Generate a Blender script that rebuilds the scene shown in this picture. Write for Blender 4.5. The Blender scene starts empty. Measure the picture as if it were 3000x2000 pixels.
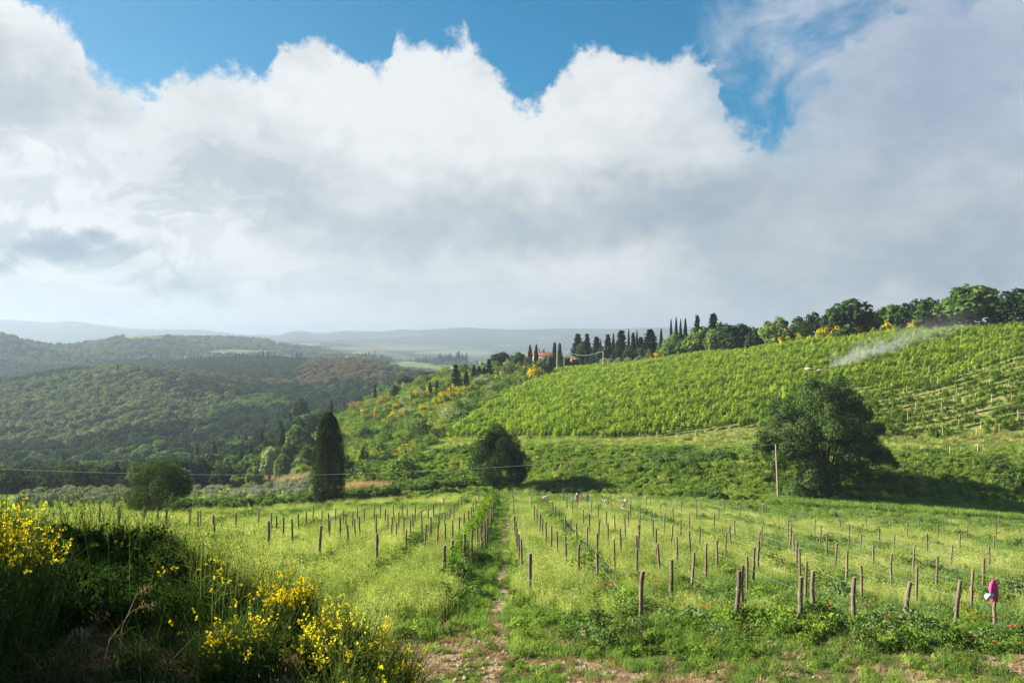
import bpy, bmesh, math, random
import numpy as np
from mathutils import Vector, Matrix

# ------------------------------------------------------------------ scene, camera, sky, sun, exposure
SC = bpy.context.scene
COL = SC.collection
F = 2333.0            # focal length of the photograph in its own pixels (3000 wide)
HY = 1010.0           # row of the true horizon
W_, H_ = 3000.0, 2000.0
SC.render.engine = 'CYCLES'
SC.view_settings.view_transform = 'Standard'
SC.view_settings.look = 'None'
SC.view_settings.gamma = 1.0
SC.view_settings.exposure = 1.9
SC.view_settings.use_curve_mapping = False
cy = SC.cycles
cy.use_denoising = True
cy.denoising_prefilter = 'FAST'
cy.denoising_input_passes = 'RGB_ALBEDO_NORMAL'
cy.max_bounces = 5; cy.diffuse_bounces = 2; cy.glossy_bounces = 1; cy.transmission_bounces = 3
cy.transparent_max_bounces = 4; cy.volume_bounces = 0
cy.caustics_reflective = False; cy.caustics_refractive = False
cy.volume_step_rate = 1.0; cy.volume_max_steps = 64

cam_d = bpy.data.cameras.new('camera')
cam_d.sensor_width = 36.0
cam_d.lens = 36.0 * F / W_
cam_d.clip_start = 0.1
cam_d.clip_end = 60000.0
cam = bpy.data.objects.new('camera', cam_d)
COL.objects.link(cam)
cam.location = (0, 0, 0)
cam.rotation_euler = (math.pi / 2 + math.atan((HY - H_ / 2) / F), 0, 0)
SC.camera = cam

SUN_EL = math.radians(26.0)
SUN_AZ = math.radians(80.0)      # from straight ahead (+Y) towards the left (-X)
SUN_DIR = Vector((-math.sin(SUN_AZ) * math.cos(SUN_EL), math.cos(SUN_AZ) * math.cos(SUN_EL), math.sin(SUN_EL)))
sun_d = bpy.data.lights.new('sun', 'SUN')
sun_d.energy = 5.0
sun_d.angle = math.radians(0.5)
sun_d.color = (1.0, 0.92, 0.80)
sun = bpy.data.objects.new('sun', sun_d)
COL.objects.link(sun)
sun.rotation_euler = SUN_DIR.to_track_quat('Z', 'Y').to_euler()


def px_az(x):
    return math.degrees(math.atan((x - 1500.0) / F))


def px_el(x, y):
    a = math.atan((x - 1500.0) / F)
    return math.degrees(math.atan((HY - y) / F * math.cos(a)))


def s2l(c):
    return tuple(((v / 255.0) / 12.92 if v / 255.0 <= 0.04045 else ((v / 255.0 + 0.055) / 1.055) ** 2.4) for v in c)


class NT:
    """small helper to write node trees as expressions"""
    def __init__(self, tree):
        self.t = tree
        self.l = tree.links

    def n(self, typ, **kw):
        nd = self.t.nodes.new(typ)
        for k, v in kw.items():
            setattr(nd, k, v)
        return nd

    def put(self, sock, v):
        if v is None:
            return
        if isinstance(v, bpy.types.NodeSocket):
            self.l.new(v, sock)
        else:
            sock.default_value = v

    def m(self, op, a, b=None, c=None, clamp=False):
        nd = self.n('ShaderNodeMath', operation=op, use_clamp=clamp)
        self.put(nd.inputs[0], a)
        self.put(nd.inputs[1], b)
        self.put(nd.inputs[2], c)
        return nd.outputs[0]

    def vm(self, op, a, b=None, scale=None):
        nd = self.n('ShaderNodeVectorMath', operation=op)
        self.put(nd.inputs[0], a)
        if b is not None:
            self.put(nd.inputs[1], b)
        if scale is not None:
            self.put(nd.inputs['Scale'], scale)
        return nd.outputs['Value'] if op in ('LENGTH', 'DOT_PRODUCT', 'DISTANCE') else nd.outputs[0]

    def mr(self, v, a, b, c=0.0, d=1.0, smooth=True):
        nd = self.n('ShaderNodeMapRange', interpolation_type='SMOOTHSTEP' if smooth else 'LINEAR')
        self.put(nd.inputs[0], v)
        self.put(nd.inputs[1], a); self.put(nd.inputs[2], b); self.put(nd.inputs[3], c); self.put(nd.inputs[4], d)
        return nd.outputs[0]

    def noise(self, vec, scale, detail=4.0, rough=0.5, dist=0.0, color=False, lac=2.0):
        nd = self.n('ShaderNodeTexNoise')
        if vec is not None:
            self.l.new(vec, nd.inputs['Vector'])
        nd.inputs['Scale'].default_value = scale
        nd.inputs['Detail'].default_value = detail
        nd.inputs['Roughness'].default_value = rough
        nd.inputs['Distortion'].default_value = dist
        nd.inputs['Lacunarity'].default_value = lac
        return nd.outputs['Color'] if color else nd.outputs['Fac']

    def mix(self, f, a, b, blend='MIX'):
        nd = self.n('ShaderNodeMix', data_type='RGBA', blend_type=blend)
        self.put(nd.inputs[0], f)
        for s, v in ((nd.inputs[6], a), (nd.inputs[7], b)):
            if isinstance(v, tuple) and len(v) == 3:
                v = v + (1.0,)
            self.put(s, v)
        return nd.outputs[2]

    def comb(self, x, y, z):
        nd = self.n('ShaderNodeCombineXYZ')
        self.put(nd.inputs[0], x); self.put(nd.inputs[1], y); self.put(nd.inputs[2], z)
        return nd.outputs[0]

    def ramp(self, f, stops):
        nd = self.n('ShaderNodeValToRGB')
        self.put(nd.inputs[0], f)
        el = nd.color_ramp.elements
        while len(el) < len(stops):
            el.new(0.5)
        for e, (p, c) in zip(el, stops):
            e.position = p
            e.color = tuple(c) + (1.0,)
        return nd.outputs[0]


def build_world():
    w = bpy.data.worlds.new('World')
    SC.world = w
    w.use_nodes = True
    w.node_tree.nodes.clear()
    g = NT(w.node_tree)
    tc = g.n('ShaderNodeTexCoord').outputs['Generated']
    sep = g.n('ShaderNodeSeparateXYZ')
    g.l.new(tc, sep.inputs[0])
    X, Y, Z = sep.outputs
    az = g.m('MULTIPLY', g.m('ARCTAN2', X, Y), 57.29578)
    hyp = g.m('SQRT', g.m('ADD', g.m('MULTIPLY', X, X), g.m('MULTIPLY', Y, Y)))
    el = g.m('MULTIPLY', g.m('ARCTAN2', Z, hyp), 57.29578)
    # swirl used to break every outline
    w1 = g.noise(tc, 7.0, 3.0, 0.55, color=True)
    w2 = g.noise(tc, 26.0, 6.0, 0.62, color=True)
    off = g.vm('ADD', g.vm('SCALE', g.vm('SUBTRACT', w1, (0.5, 0.5, 0.5)), scale=9.0),
               g.vm('SCALE', g.vm('SUBTRACT', w2, (0.5, 0.5, 0.5)), scale=3.2))
    P = g.vm('ADD', g.comb(az, el, 0.0), off)
    soff = g.vm('SCALE', g.vm('SUBTRACT', w2, (0.5, 0.5, 0.5)), scale=2.6)
    P2 = g.vm('ADD', g.comb(az, el, 0.0), soff)
    sp2 = g.n('ShaderNodeSeparateXYZ'); g.l.new(P2, sp2.inputs[0])
    paz = sp2.outputs[0]
    # skyline of the big cumulus bank (pixel, pixel)
    edge = [(-1500, -60), (-500, -150), (0, -120), (70, -10), (160, 40), (225, 100), (262, 205), (330, 245), (470, 245), (500, 205), (640, 205),
            (790, 200), (812, 150), (960, 125), (1120, 160), (1165, 95), (1350, 100), (1410, 150), (1465, 225), (1555, 290),
            (1620, 205), (1690, 140), (1760, 118), (1840, 170), (1990, 150), (2085, 190), (2120, 290), (2180, 370), (2260, 400), (2330, 330), (2450, 180), (2600, 40), (3000, -60), (3800, -100)]
    fc = g.n('ShaderNodeFloatCurve')
    cur = fc.mapping.curves[0]
    pts = [((px_az(x) + 60) / 120, px_el(x, y) / 40) for x, y in edge]
    cur.points[0].location = (0.0, pts[0][1])
    cur.points[1].location = (1.0, pts[-1][1])
    for p in pts[1:-1]:
        cur.points.new(*p)
    for p in cur.points:
        p.handle_type = 'AUTO_CLAMPED' if hasattr(p, 'handle_type') else p.handle_type
    fc.mapping.update()
    g.l.new(g.m('DIVIDE', g.m('ADD', paz, 60.0), 120.0, clamp=True), fc.inputs['Value'])
    ed = g.m('MULTIPLY', fc.outputs[0], 40.0)
    d = g.m('SUBTRACT', ed, el)
    fb = g.noise(tc, 16.0, 10.0, 0.60, 0.25)
    fb2 = g.noise(tc, 46.0, 8.0, 0.66, 0.4)
    d = g.m('ADD', d, g.m('MULTIPLY', g.m('SUBTRACT', fb, 0.5), 6.5))
    d = g.m('ADD', d, g.m('MULTIPLY', g.m('SUBTRACT', fb2, 0.5), 3.2))
    mask = g.mr(d, -0.25, 1.1)

    def blob(cx, cy_, rx, ry, wgt, vec=P):
        c = (px_az(cx), px_el(cx, cy_), 0.0)
        k = (1.0 / (rx / F * 57.3), 1.0 / (ry / F * 57.3), 0.0)
        v = g.vm('MULTIPLY', g.vm('SUBTRACT', vec, c), k)
        return g.mr(g.vm('LENGTH', v), 0.0, 1.35, wgt, 0.0)

    # thin veil on the right, blue showing through
    thin = blob(2230, 330, 230, 240, 1.0)
    thin = g.m('ADD', thin, blob(2150, 60, 300, 130, 1.0))
    fb3 = g.noise(tc, 11.0, 8.0, 0.58, 0.6)
    veil = g.mr(g.m('ADD', fb3, g.m('MULTIPLY', thin, -0.10)), 0.30, 0.62)
    right = g.mr(g.m('ADD', az, g.m('MULTIPLY', g.m('SUBTRACT', fb, 0.5), 16.0)), px_az(2020), px_az(2420))
    top_fade = g.mr(el, 44.0, 26.0)
    mask2 = g.m('MULTIPLY', g.m('MULTIPLY', right, veil), g.m('MULTIPLY', top_fade, 0.93))
    mask = g.m('MULTIPLY', mask, g.m('SUBTRACT', 1.0, g.m('MULTIPLY', blob(2270, 260, 200, 200, 1.0), 0.55)))
    hor = g.mr(el, 9.0, 4.0)
    cov = g.m('MAXIMUM', g.m('MAXIMUM', mask, mask2), hor)
    # light and shade in the cloud bank
    blobs = [(1250, 370, 420, 240, .34), (950, 270, 380, 150, .30), (1800, 330, 330, 230, .36), (1650, 480, 520, 140, .10), (60, 90, 170, 120, .45), (330, 400, 330, 130, .16),
             (560, 680, 240, 130, .34), (1740, 770, 260, 110, .34), (1380, 790, 320, 110, .16), (150, 830, 420, 60, .18),
             (30, 700, 110, 40, .35), (260, 650, 150, 45, .34), (900, 925, 1900, 90, .34), (60, 560, 400, 120, .14), (800, 760, 300, 80, .12), (2150, 820, 300, 90, .14),
             (120, 270, 190, 120, -.28), (820, 520, 420, 130, -.16), (1420, 640, 520, 110, -.26), (2000, 660, 400, 150, -.30),
             (2650, 810, 650, 110, -.34), (2700, 330, 600, 330, -.12), (2850, 120, 350, 160, -.10), (160, 735, 230, 60, -.55), (560, 855, 200, 45, -.34),
             (2400, 600, 420, 140, -.12), (1480, 880, 200, 30, -.10), (2950, 650, 300, 300, -.12), (1100, 880, 300, 30, -.08)]
    v = 0.65
    for b in blobs:
        v = g.m('ADD', v, blob(*b))
    n1 = g.noise(g.vm('MULTIPLY', tc, (1.0, 1.0, 2.2)), 6.0, 5.0, 0.55, 0.3)
    n2 = g.noise(g.vm('MULTIPLY', tc, (1.0, 1.0, 1.6)), 21.0, 7.0, 0.6, 0.3)
    v = g.m('ADD', v, g.m('MULTIPLY', g.m('SUBTRACT', n1, 0.5), 0.75))
    v = g.m('ADD', v, g.m('MULTIPLY', g.m('SUBTRACT', n2, 0.5), 0.36))
    n3 = g.noise(g.vm('MULTIPLY', tc, (1.0, 1.0, 1.8)), 13.0, 9.0, 0.62, 0.8)
    v = g.m('ADD', v, g.m('MULTIPLY', g.m('SUBTRACT', g.mr(n3, 0.46, 0.57), 0.5), g.m('ADD', 0.06, blob(300, 700, 620, 300, 0.34))))
    rim = g.m('MULTIPLY', g.mr(d, 6.0, 0.5), g.mr(az, px_az(2300), px_az(2050)))
    v = g.m('ADD', v, g.m('MULTIPLY', rim, 0.12))
    K = 5.25    # scaled for the exposure and the background strength
    ccol = g.ramp(g.m('MAXIMUM', 0.0, g.m('MINIMUM', 1.0, v)),
                  [(0.0, s2l((148, 166, 184))), (0.25, s2l((170, 184, 196))), (0.5, s2l((194, 204, 209))), (0.75, s2l((220, 226, 228))), (1.0, s2l((241, 244, 245)))])
    lav = g.mr(g.m('ADD', az, g.m('MULTIPLY', el, 0.5)), px_az(1900) + 5, px_az(3000) + 5)
    ccol = g.mix(g.m('MULTIPLY', lav, g.mr(el, 6.0, 16.0)), ccol, (0.80, 0.84, 1.0), 'MULTIPLY')
    ccol = g.vm('SCALE', ccol, scale=K)
    sky = g.n('ShaderNodeTexSky', sky_type='NISHITA')
    sky.sun_disc = False
    sky.sun_elevation = SUN_EL
    sky.sun_rotation = -SUN_AZ
    sky.altitude = 300
    sky.air_density = 1.0
    sky.dust_density = 0.3
    sky.ozone_density = 2.0
    tint = g.ramp(g.mr(az, -40.0, 30.0, smooth=False), [(0.0, (0.34, 0.68, 0.72)), (0.55, (0.0, 0.60, 0.75)), (1.0, (0.0, 0.53, 0.70))])
    blue = g.vm('MULTIPLY', sky.outputs[0], tint)
    col = g.mix(cov, blue, ccol)
    bg = g.n('ShaderNodeBackground')
    g.l.new(col, bg.inputs[0])
    bg.inputs[1].default_value = 0.05
    out = g.n('ShaderNodeOutputWorld')
    g.l.new(bg.outputs[0], out.inputs[0])
    w.cycles.sampling_method = 'MANUAL'
    w.cycles.sample_map_resolution = 512


build_world()

rng = np.random.default_rng(7)
random.seed(7)

# ------------------------------------------------------------------ terrain
prof = {
    0: [(20, 1940), (30, 1700), (45, 1590), (60, 1565), (90, 1540), (130, 1515), (150, 1500), (230, 1455), (300, 1440), (420, 1410), (500, 1370), (600, 1310), (750, 1215), (900, 1150), (1000, 1128), (1100, 1135), (1400, 1112), (1700, 1030), (1900, 985), (2200, 1000), (3000, 1030), (4500, 1020)],
    150: [(20, 1945), (30, 1700), (45, 1580), (60, 1555), (90, 1530), (130, 1508), (150, 1493), (230, 1450), (300, 1436), (420, 1408), (500, 1362), (600, 1295), (750, 1200), (900, 1130), (1000, 1108), (1100, 1115), (1400, 1100), (1700, 1060), (1900, 1030), (2200, 1022), (3000, 1030), (4500, 1022)],
    300: [(20, 1950), (30, 1700), (45, 1572), (60, 1548), (90, 1520), (130, 1505), (150, 1490), (180, 1468), (230, 1445), (290, 1430), (420, 1400), (500, 1345), (600, 1280), (750, 1180), (900, 1105), (1000, 1090), (1100, 1098), (1400, 1090), (1700, 1060), (2100, 1020), (2500, 1000), (3000, 1015), (4500, 1018)],
    450: [(20, 1955), (30, 1710), (42, 1605), (60, 1555), (90, 1524), (130, 1504), (148, 1491), (180, 1467), (230, 1442), (290, 1424), (420, 1392), (500, 1340), (600, 1270), (750, 1175), (900, 1110), (1000, 1095), (1150, 1100), (1400, 1085), (1700, 1052), (2100, 1008), (2500, 984), (3000, 1000), (4500, 1014)],
    600: [(20, 1960), (30, 1720), (40, 1625), (60, 1565), (90, 1528), (130, 1503), (145, 1492), (180, 1465), (230, 1440), (290, 1418), (350, 1400), (420, 1382), (500, 1350), (600, 1280), (750, 1190), (900, 1130), (1000, 1115), (1150, 1100), (1350, 1075), (1500, 1062), (1700, 1064), (2100, 1040), (2500, 1008), (2900, 990), (3300, 1002), (4500, 1010)],
    750: [(20, 1975), (30, 1730), (40, 1630), (60, 1570), (90, 1526), (130, 1497), (145, 1488), (180, 1462), (230, 1435), (290, 1400), (350, 1365), (420, 1340), (500, 1328), (600, 1280), (750, 1200), (900, 1150), (1000, 1130), (1150, 1105), (1350, 1075), (1500, 1062), (1700, 1066), (2100, 1045), (2500, 1020), (2900, 998), (3300, 1002), (5000, 1005)],
    900: [(20, 1990), (30, 1740), (35, 1690), (45, 1620), (60, 1572), (90, 1520), (130, 1488), (145, 1478), (170, 1450), (210, 1425), (260, 1380), (320, 1330), (390, 1285), (440, 1265), (500, 1275), (560, 1285), (650, 1250), (800, 1180), (1000, 1125), (1200, 1085), (1350, 1068), (1500, 1064), (1700, 1068), (2100, 1055), (2600, 1030), (3300, 1012), (4500, 1003), (6000, 1000)],
    1050: [(20, 1998), (30, 1758), (37, 1688), (60, 1573), (90, 1510), (120, 1480), (145, 1465), (170, 1430), (200, 1395), (240, 1345), (290, 1290), (350, 1240), (420, 1200), (460, 1190), (520, 1215), (600, 1258), (700, 1215), (850, 1150), (1000, 1105), (1200, 1075), (1350, 1064), (1450, 1068), (1700, 1074), (2000, 1060), (2200, 1050), (2500, 1060), (3300, 1035), (4500, 1012), (6000, 1003)],
    1200: [(20, 2003), (30, 1775), (37, 1700), (60, 1572), (90, 1503), (120, 1472), (148, 1450), (165, 1425), (190, 1370), (230, 1300), (280, 1240), (340, 1185), (410, 1140), (460, 1125), (520, 1150), (600, 1225), (700, 1200), (850, 1150), (1000, 1120), (1200, 1102), (1500, 1098), (1900, 1090), (2200, 1064), (2350, 1060), (2700, 1074), (3300, 1048), (4500, 1025), (6000, 1012)],
    1350: [(20, 2006), (30, 1786), (40, 1680), (60, 1571), (90, 1499), (120, 1464), (150, 1443), (165, 1410), (190, 1330), (210, 1290), (250, 1230), (300, 1175), (370, 1120), (440, 1085), (480, 1095), (560, 1185), (700, 1190), (850, 1160), (1100, 1130), (1500, 1108), (1900, 1094), (2200, 1072), (2400, 1065), (2800, 1078), (3300, 1060), (4500, 1040), (6000, 1020)],
    1500: [(20, 2006), (30, 1788), (40, 1680), (60, 1571), (90, 1498), (120, 1462), (150, 1440), (160, 1425), (180, 1320), (190, 1300), (230, 1240), (290, 1170), (350, 1124), (430, 1078), (460, 1092), (520, 1180), (700, 1190), (1500, 1115), (3000, 1065), (6000, 1025)],
    1650: [(20, 2006), (30, 1788), (40, 1680), (60, 1571), (90, 1500), (120, 1466), (148, 1445), (172, 1320), (180, 1303), (230, 1215), (290, 1145), (350, 1108), (410, 1084), (450, 1098), (550, 1150), (1500, 1115), (6000, 1025)],
    1800: [(20, 2006), (30, 1788), (40, 1681), (60, 1572), (90, 1505), (120, 1472), (146, 1450), (168, 1325), (176, 1308), (230, 1195), (290, 1122), (340, 1090), (380, 1074), (420, 1086), (520, 1120), (1500, 1100), (6000, 1025)],
    2100: [(20, 2006), (28, 1820), (45, 1652), (60, 1588), (90, 1523), (110, 1500), (130, 1474), (142, 1460), (162, 1335), (170, 1312), (200, 1225), (240, 1138), (280, 1085), (320, 1048), (340, 1040), (380, 1056), (480, 1080), (1500, 1100), (6000, 1025)],
    2400: [(20, 2012), (28, 1832), (36, 1738), (60, 1610), (90, 1545), (110, 1522), (125, 1497), (140, 1475), (158, 1335), (166, 1305), (190, 1220), (220, 1130), (250, 1062), (275, 1020), (295, 1002), (330, 1015), (430, 1050), (1500, 1100), (6000, 1025)],
    2700: [(20, 2030), (28, 1852), (36, 1760), (60, 1628), (90, 1558), (110, 1533), (125, 1512), (138, 1495), (154, 1345), (162, 1318), (180, 1235), (210, 1122), (240, 1030), (258, 988), (275, 976), (310, 990), (420, 1030), (1500, 1100), (6000, 1025)],
    3000: [(20, 2050), (28, 1872), (36, 1780), (60, 1645), (90, 1572), (110, 1547), (125, 1530), (135, 1518), (150, 1350), (158, 1310), (175, 1205), (205, 1068), (230, 985), (245, 966), (260, 960), (300, 976), (400, 1000), (1500, 1080), (6000, 1025)],
}
skyline = [(-1500, 948), (-400, 946), (0, 938), (70, 940), (150, 944), (205, 938), (240, 942), (310, 953), (380, 962), (570, 965), (650, 975), (720, 983), (815, 984), (845, 974), (870, 970), (940, 978), (1010, 971), (1100, 975), (1200, 968), (1260, 967), (1390, 961), (1500, 965), (1700, 966), (1950, 961), (2400, 966), (4500, 960)]


def pchip(x, y, xi):
    x = np.asarray(x, float); y = np.asarray(y, float)
    h = np.diff(x); dl = np.diff(y) / h
    m = np.zeros_like(y)
    same = (dl[:-1] * dl[1:]) > 0
    w1 = 2 * h[1:] + h[:-1]; w2 = h[1:] + 2 * h[:-1]
    with np.errstate(divide='ignore', invalid='ignore'):
        mm = (w1 + w2) / (w1 / dl[:-1] + w2 / dl[1:])
    m[1:-1] = np.where(same, mm, 0.0)
    m[0] = dl[0]; m[-1] = dl[-1]
    xi = np.clip(xi, x[0], x[-1])
    k = np.clip(np.searchsorted(x, xi) - 1, 0, len(x) - 2)
    t = (xi - x[k]) / h[k]
    return ((2 * t**3 - 3 * t**2 + 1) * y[k] + (t**3 - 2 * t**2 + t) * h[k] * m[k] + (-2 * t**3 + 3 * t**2) * y[k + 1] + (t**3 - t**2) * h[k] * m[k + 1])


LROW = np.linspace(math.log(20.0), math.log(11000.0), 640)
CX = np.arange(-1500, 4501, 20.0)
_keys = sorted(prof)
_T = np.zeros((len(LROW), len(_keys)))
for j, k in enumerate(_keys):
    pr = prof[k]
    _T[:, j] = pchip([math.log(a) for a, b in pr], [b for a, b in pr], LROW)
TAB = np.zeros((len(LROW), len(CX)))
for i in range(len(LROW)):
    TAB[i] = pchip(_keys, _T[i], CX)
# smooth across columns a little
for _ in range(3):
    TAB[:, 1:-1] = 0.25 * TAB[:, :-2] + 0.5 * TAB[:, 1:-1] + 0.25 * TAB[:, 2:]
_sky = pchip([a for a, b in skyline], [b for a, b in skyline], CX)
for i, lr in enumerate(LROW):
    Y = math.exp(lr)
    if Y > 5000:
        t = min(1.0, (Y - 5000) / 3300.0)
        t = t * t * (3 - 2 * t)
        s = _sky if Y < 8600 else _sky + (Y - 8600) / 2500 * 25
        TAB[i] = TAB[i] * (1 - t) + s * t

# value noise for small relief
_perm = np.random.default_rng(3).random((256, 256))


def vnoise(x, y):
    xi = np.floor(x).astype(int); yi = np.floor(y).astype(int)
    fx = x - xi; fy = y - yi
    fx = fx * fx * (3 - 2 * fx); fy = fy * fy * (3 - 2 * fy)
    a = _perm[xi & 255, yi & 255]; b = _perm[(xi + 1) & 255, yi & 255]
    c = _perm[xi & 255, (yi + 1) & 255]; d = _perm[(xi + 1) & 255, (yi + 1) & 255]
    return (a * (1 - fx) + b * fx) * (1 - fy) + (c * (1 - fx) + d * fx) * fy - 0.5


def fbm(x, y, o=4):
    s = 0; a = 1.0
    for i in range(o):
        s = s + a * vnoise(x * 2**i + 17.3 * i, y * 2**i + 5.1 * i)
        a *= 0.5
    return s


TERR_X = [-40, -10, -5.0, -3.3, -1.8, -0.7, 1, 4, 40]
TERR_E = [8.6, 8.3, 8.0, 7.6, 5.9, 4.4, 3.4, 3.0, 3.0]


def height(X, Y):
    X = np.asarray(X, float); Y = np.asarray(Y, float)
    Yc = np.maximum(Y, 20.0)
    px = 1500 + X / Yc * F
    li = (np.log(np.minimum(Yc, 10999)) - LROW[0]) / (LROW[1] - LROW[0])
    ci = np.clip((px - CX[0]) / 20.0, 0, len(CX) - 1.001)
    li = np.clip(li, 0, len(LROW) - 1.001)
    a = li.astype(int); fa = li - a
    b = ci.astype(int); fb_ = ci - b
    y = (TAB[a, b] * (1 - fb_) + TAB[a, b + 1] * fb_) * (1 - fa) + (TAB[a + 1, b] * (1 - fb_) + TAB[a + 1, b + 1] * fb_) * fa
    z = (HY - y) * Yc / F
    z = z + np.where(Y < 20, 0.147 * (20 - Y), 0.0)
    amp = np.where(Yc < 160, 0.12, np.where(Yc < 500, 0.5, np.minimum(14.0, 0.005 * Yc)))
    wl = np.where(Yc < 160, 4.0, np.where(Yc < 500, 16.0, np.maximum(60.0, 0.05 * Yc)))
    rel = np.where(Yc < 160, fbm(X / 4.0, Y / 4.0, 2) * 0.14, np.where(Yc < 500, fbm(X / 15, Y / 15, 3) * 0.45,
          np.where(Yc < 1500, fbm(X / 70, Y / 70, 3) * 5.0, np.where(Yc < 4500, fbm(X / 160, Y / 160, 4) * 10, fbm(X / 700, Y / 700, 4) * 34))))
    z = z + rel
    e = np.interp(X, TERR_X, TERR_E)
    ramp = -2.0 - 0.66 * (Y - e) + 0.05 * fbm(X, Y, 2)
    terr = -2.0 + 0.07 * fbm(X / 0.9, Y / 0.9, 3)
    near = np.minimum(ramp, terr)
    k = 0.6
    hh = np.clip(0.5 + 0.5 * (near - z) / k, 0, 1)
    zz = z * (1 - hh) + near * hh + k * hh * (1 - hh)
    return np.where(Y < 45, zz, z)


def hz(X, Y):
    return float(height(np.array([X]), np.array([Y]))[0])


def xy_at(px, Y):
    X = (px - 1500.0) / F * Y
    return X, Y, hz(X, Y)


def ppx(X, Y, Z):
    return 1500 + X / Y * F, HY - Z / Y * F


# ------------------------------------------------------------------ object helpers
def tag(o, label=None, cat=None, group=None, kind=None):
    if label: o['label'] = label
    if cat: o['category'] = cat
    if group: o['group'] = group
    if kind: o['kind'] = kind
    return o


class Geo:
    def __init__(self):
        self.v = []; self.f = []; self.m = []; self.n = 0

    def add(self, verts, faces, mat=0):
        verts = np.asarray(verts, float).reshape(-1, 3)
        faces = np.asarray(faces, int)
        if len(faces) == 0: return self
        self.v.append(verts); self.f.append(faces + self.n); self.m.append(np.full(len(faces), mat, int))
        self.n += len(verts)
        return self

    def mesh(self, name, mats, smooth=False):
        me = bpy.data.meshes.new(name)
        V = np.concatenate(self.v)
        counts = np.concatenate([np.full(len(f), f.shape[1], int) for f in self.f])
        loops = np.concatenate([f.ravel() for f in self.f])
        starts = np.concatenate([[0], np.cumsum(counts)[:-1]])
        me.vertices.add(len(V)); me.vertices.foreach_set('co', V.astype(np.float32).ravel())
        me.loops.add(len(loops)); me.loops.foreach_set('vertex_index', loops.astype(np.int32))
        me.polygons.add(len(counts))
        me.polygons.foreach_set('loop_start', starts.astype(np.int32))
        me.polygons.foreach_set('loop_total', counts.astype(np.int32))
        me.polygons.foreach_set('material_index', np.concatenate(self.m).astype(np.int32))
        if smooth:
            me.polygons.foreach_set('use_smooth', np.ones(len(counts), bool))
        me.update(calc_edges=True)
        for m in (mats if isinstance(mats, (list, tuple)) else [mats]):
            me.materials.append(m)
        return me

    def obj(self, name, mats, parent=None, smooth=False, link=True):
        o = bpy.data.objects.new(name, self.mesh(name, mats, smooth))
        if link: COL.objects.link(o)
        if parent: o.parent = parent
        return o


def empty(name, loc=(0, 0, 0), rz=0.0):
    o = bpy.data.objects.new(name, None)
    o.empty_display_size = 0.3
    COL.objects.link(o)
    o.location = loc
    o.rotation_euler = (0, 0, rz)
    return o


def inst(name, me, parent=None, loc=(0, 0, 0), rz=0.0, sc=1.0):
    o = bpy.data.objects.new(name, me)
    COL.objects.link(o)
    if parent: o.parent = parent
    o.location = loc
    o.rotation_euler = (0, 0, rz)
    o.scale = sc if isinstance(sc, (tuple, list)) else (sc, sc, sc)
    return o


def unit(v):
    return v / np.maximum(np.linalg.norm(v, axis=-1, keepdims=True), 1e-9)


def tube(g, pts, rad, sides=6, mat=0, cap=True):
    pts = np.asarray(pts, float); n = len(pts)
    rad = np.broadcast_to(np.asarray(rad, float), (n,))
    tg = unit(np.gradient(pts, axis=0))
    up = np.array([0, 0, 1.0]) if abs(tg[0][2]) < 0.9 else np.array([1.0, 0, 0])
    V = []
    a = np.linspace(0, 2 * math.pi, sides, endpoint=False)
    for i in range(n):
        u = unit(np.cross(tg[i], up)); w = np.cross(tg[i], u)
        V.append(pts[i] + rad[i] * (np.cos(a)[:, None] * u + np.sin(a)[:, None] * w))
    V = np.concatenate(V)
    fs = []
    for i in range(n - 1):
        for k in range(sides):
            k2 = (k + 1) % sides
            fs.append((i * sides + k, i * sides + k2, (i + 1) * sides + k2, (i + 1) * sides + k))
    g.add(V, fs, mat)
    if cap:
        g.add(np.vstack([V[-sides:], pts[-1:]]), [(k, (k + 1) % sides, sides) for k in range(sides)], mat)
    return g


def box(g, c, s, mat=0, rz=0.0):
    c = np.array(c, float); s = np.array(s, float) / 2
    v = np.array([(x, y, z) for z in (-1, 1) for y in (-1, 1) for x in (-1, 1)], float) * s
    if rz:
        ca, sa = math.cos(rz), math.sin(rz)
        v = np.stack([v[:, 0] * ca - v[:, 1] * sa, v[:, 0] * sa + v[:, 1] * ca, v[:, 2]], 1)
    g.add(v + c, [(0, 2, 3, 1), (4, 5, 7, 6), (0, 1, 5, 4), (2, 6, 7, 3), (0, 4, 6, 2), (1, 3, 7, 5)], mat)
    return g


def leaves(g, C, N, size, asp=0.6, r=None, mat=0, updir=None):
    """one rhombic leaf per centre C with normal N"""
    r = r or rng
    n = len(C)
    N = unit(N)
    t = r.normal(size=(n, 3)) if updir is None else updir + 0.3 * r.normal(size=(n, 3))
    t = unit(t - (t * N).sum(1, keepdims=True) * N)
    b = np.cross(N, t)
    s = (np.broadcast_to(np.asarray(size, float), (n,)) * r.uniform(0.7, 1.3, n))[:, None]
    bend = N * s * 0.18
    V = np.stack([C - t * s - bend, C + b * s * asp, C + t * s - bend, C - b * s * asp], 1).reshape(-1, 3)
    g.add(V, np.arange(4 * n).reshape(n, 4), mat)
    return g


def sphere_dirs(n, r):
    return unit(r.normal(size=(n, 3)))


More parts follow.
